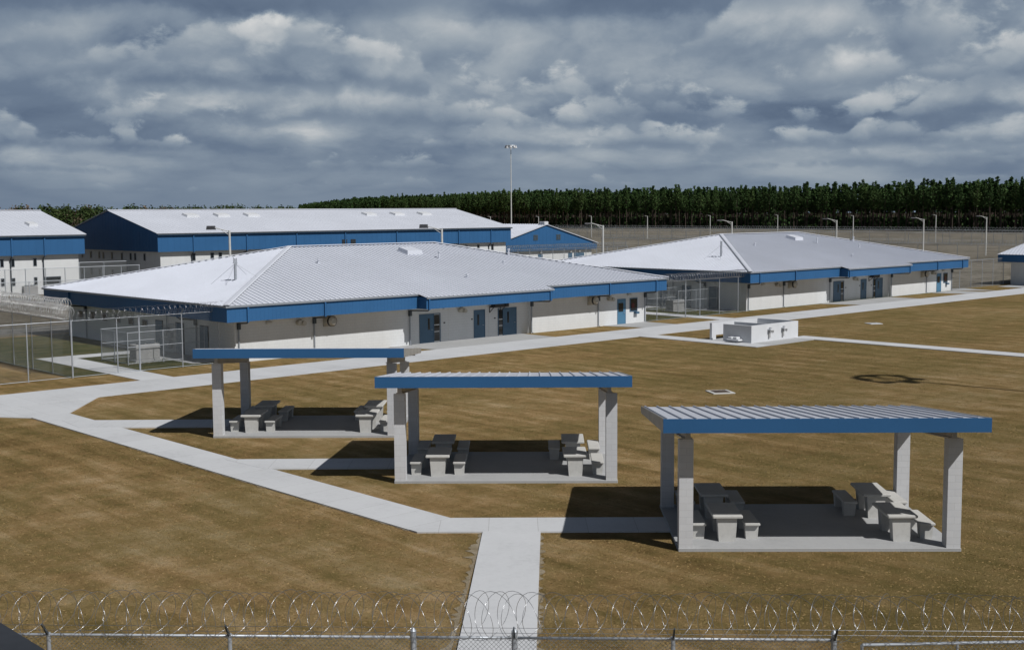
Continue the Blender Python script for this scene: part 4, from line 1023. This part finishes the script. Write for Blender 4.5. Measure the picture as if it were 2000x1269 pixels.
# banks of cumulus, the farthest first: each row stands on a level base and heaps up unevenly
elev = zz
def sstep(x, lo, hi):
    n = t.node('ShaderNodeMapRange', interpolation_type='SMOOTHSTEP'); t.link(x, n.inputs[0])
    n.inputs[1].default_value = lo; n.inputs[2].default_value = hi; return n.outputs[0]
def vec(kx, ky, off):
    cb = t.node('ShaderNodeCombineXYZ'); t.link(t.math('MULTIPLY', az_, kx), cb.inputs[0]); t.link(t.math('MULTIPLY', elev, ky), cb.inputs[1]); cb.inputs[2].default_value = off; return cb.outputs[0]
for i, (e0, A, width, cut, op) in enumerate(ROWS):
    f = 1/width; off = 3.1*i + SEED
    big = t.noise(vec(f, f*.6, off), 1.0, 2, .5).outputs['Fac']
    v2 = warp(vec(f*3.4, f*5.2, off+50), .9, .5, 3)
    pf = puffs(v2, 1.0, 2); fn = t.noise(v2, 1.3, 6, .62).outputs['Fac']
    lump = t.math('ADD', t.math('MULTIPLY', t.math('SUBTRACT', pf, .5), .55), t.math('MULTIPLY', t.math('SUBTRACT', fn, .5), 1.3))
    h = t.math('DIVIDE', t.math('SUBTRACT', elev, e0), A)
    top = t.math('ADD', t.math('MULTIPLY', t.math('SUBTRACT', big, cut), 3.6), t.math('MULTIPLY', lump, 1.25))
    m = t.math('MULTIPLY', sstep(t.math('SUBTRACT', top, h), .0, .30), sstep(t.math('ADD', h, t.math('MULTIPLY', lump, .45)), -.20, .20))
    rel = t.math('DIVIDE', h, t.math('MAXIMUM', top, .35))
    b_ = t.math('ADD', t.math('MULTIPLY', sstep(rel, -.1, 1.0), .44), t.math('ADD', t.math('MULTIPLY', lump, .85), .235 + .008*i))
    mm = t.math('MULTIPLY', m, op)
    val = t.math('ADD', t.math('MULTIPLY', val, t.math('SUBTRACT', 1, mm)), t.math('MULTIPLY', b_, mm))
# the dark ceiling of the nearest cloud, and milky air low down
ceil_ = t.math('MULTIPLY', sstep(t.math('ADD', elev, t.math('MULTIPLY', t.math('SUBTRACT', low, .5), .07)), .142, .168), .55)
val = t.math('ADD', t.math('MULTIPLY', val, t.math('SUBTRACT', 1, ceil_)), t.math('MULTIPLY', ceil_, .20))
air = t.math('MULTIPLY', t.math('SUBTRACT', 1, sstep(elev, .0, .06)), .85)
val = t.math('ADD', t.math('MULTIPLY', val, t.math('SUBTRACT', 1, air)), t.math('MULTIPLY', air, .315))
side = t.node('ShaderNodeMapRange'); t.link(az_, side.inputs[0]); side.inputs[1].default_value = -.42; side.inputs[2].default_value = -.20; side.inputs[3].default_value = -.07; side.inputs[4].default_value = .0
val = t.math('ADD', val, side.outputs[0])
val = t.math('MULTIPLY_ADD', t.math('SUBTRACT', val, .40), 1.32, .44)
cl = t.ramp(val, [(0.0, (2.1, 2.95, 4.4)), (.22, (2.9, 3.9, 5.45)), (.42, (4.4, 5.5, 6.9)), (.62, (6.6, 7.6, 8.6)), (.82, (9.6, 10.2, 10.7)), (1.0, (13.0, 13.2, 13.2))])
# broken cover: the bank stands low all round, clear blue higher up
cov = t.ramp(zz, [(.175, (1, 1, 1)), (.34, (.12, .12, .12))])
t.link(t.mix(cov, t.mix(1.0, sky.outputs[0], (.42, .42, .42), 'MULTIPLY'), cl), bg.inputs['Color'])
sd = bpy.data.lights.new('sun', 'SUN'); sd.energy = 3.75; sd.angle = R(.53); sd.color = (1, .98, .95)
so = bpy.data.objects.new('sun', sd); col.objects.link(so)
az, el = R(SUN_AZ), R(SUN_EL)
so.rotation_euler = Vector((math.sin(az)*math.cos(el), math.cos(az)*math.cos(el), math.sin(el))).to_track_quat('Z', 'Y').to_euler()

# ------------------------------------------------------------------ camera
cd = bpy.data.cameras.new('camera'); cd.sensor_width = 36; cd.lens = 2391.88/2000*36; cd.clip_start = .1; cd.clip_end = 6000
co = bpy.data.objects.new('camera', cd); col.objects.link(co); sc.camera = co
pit, rol = R(5.26343), R(-.37979)
F = Vector((0, math.cos(pit), -math.sin(pit))); Up = Vector((0, math.sin(pit), math.cos(pit))); Rt = Vector((1, 0, 0))
cr_, sr_ = math.cos(rol), math.sin(rol)
X = Rt*cr_ + Up*sr_*1; Y = Up*cr_ - Rt*sr_
co.matrix_world = Matrix(((X.x, Y.x, -F.x, 0), (X.y, Y.y, -F.y, 0), (X.z, Y.z, -F.z, H), (0, 0, 0, 1)))
sc.view_settings.view_transform = 'Standard'; sc.view_settings.look = 'None'; sc.view_settings.exposure = 0; sc.view_settings.gamma = 1
sc.render.resolution_x, sc.render.resolution_y = 1024, 649
sc.cycles.max_bounces = 4; sc.cycles.diffuse_bounces = 3; sc.cycles.transparent_max_bounces = 8
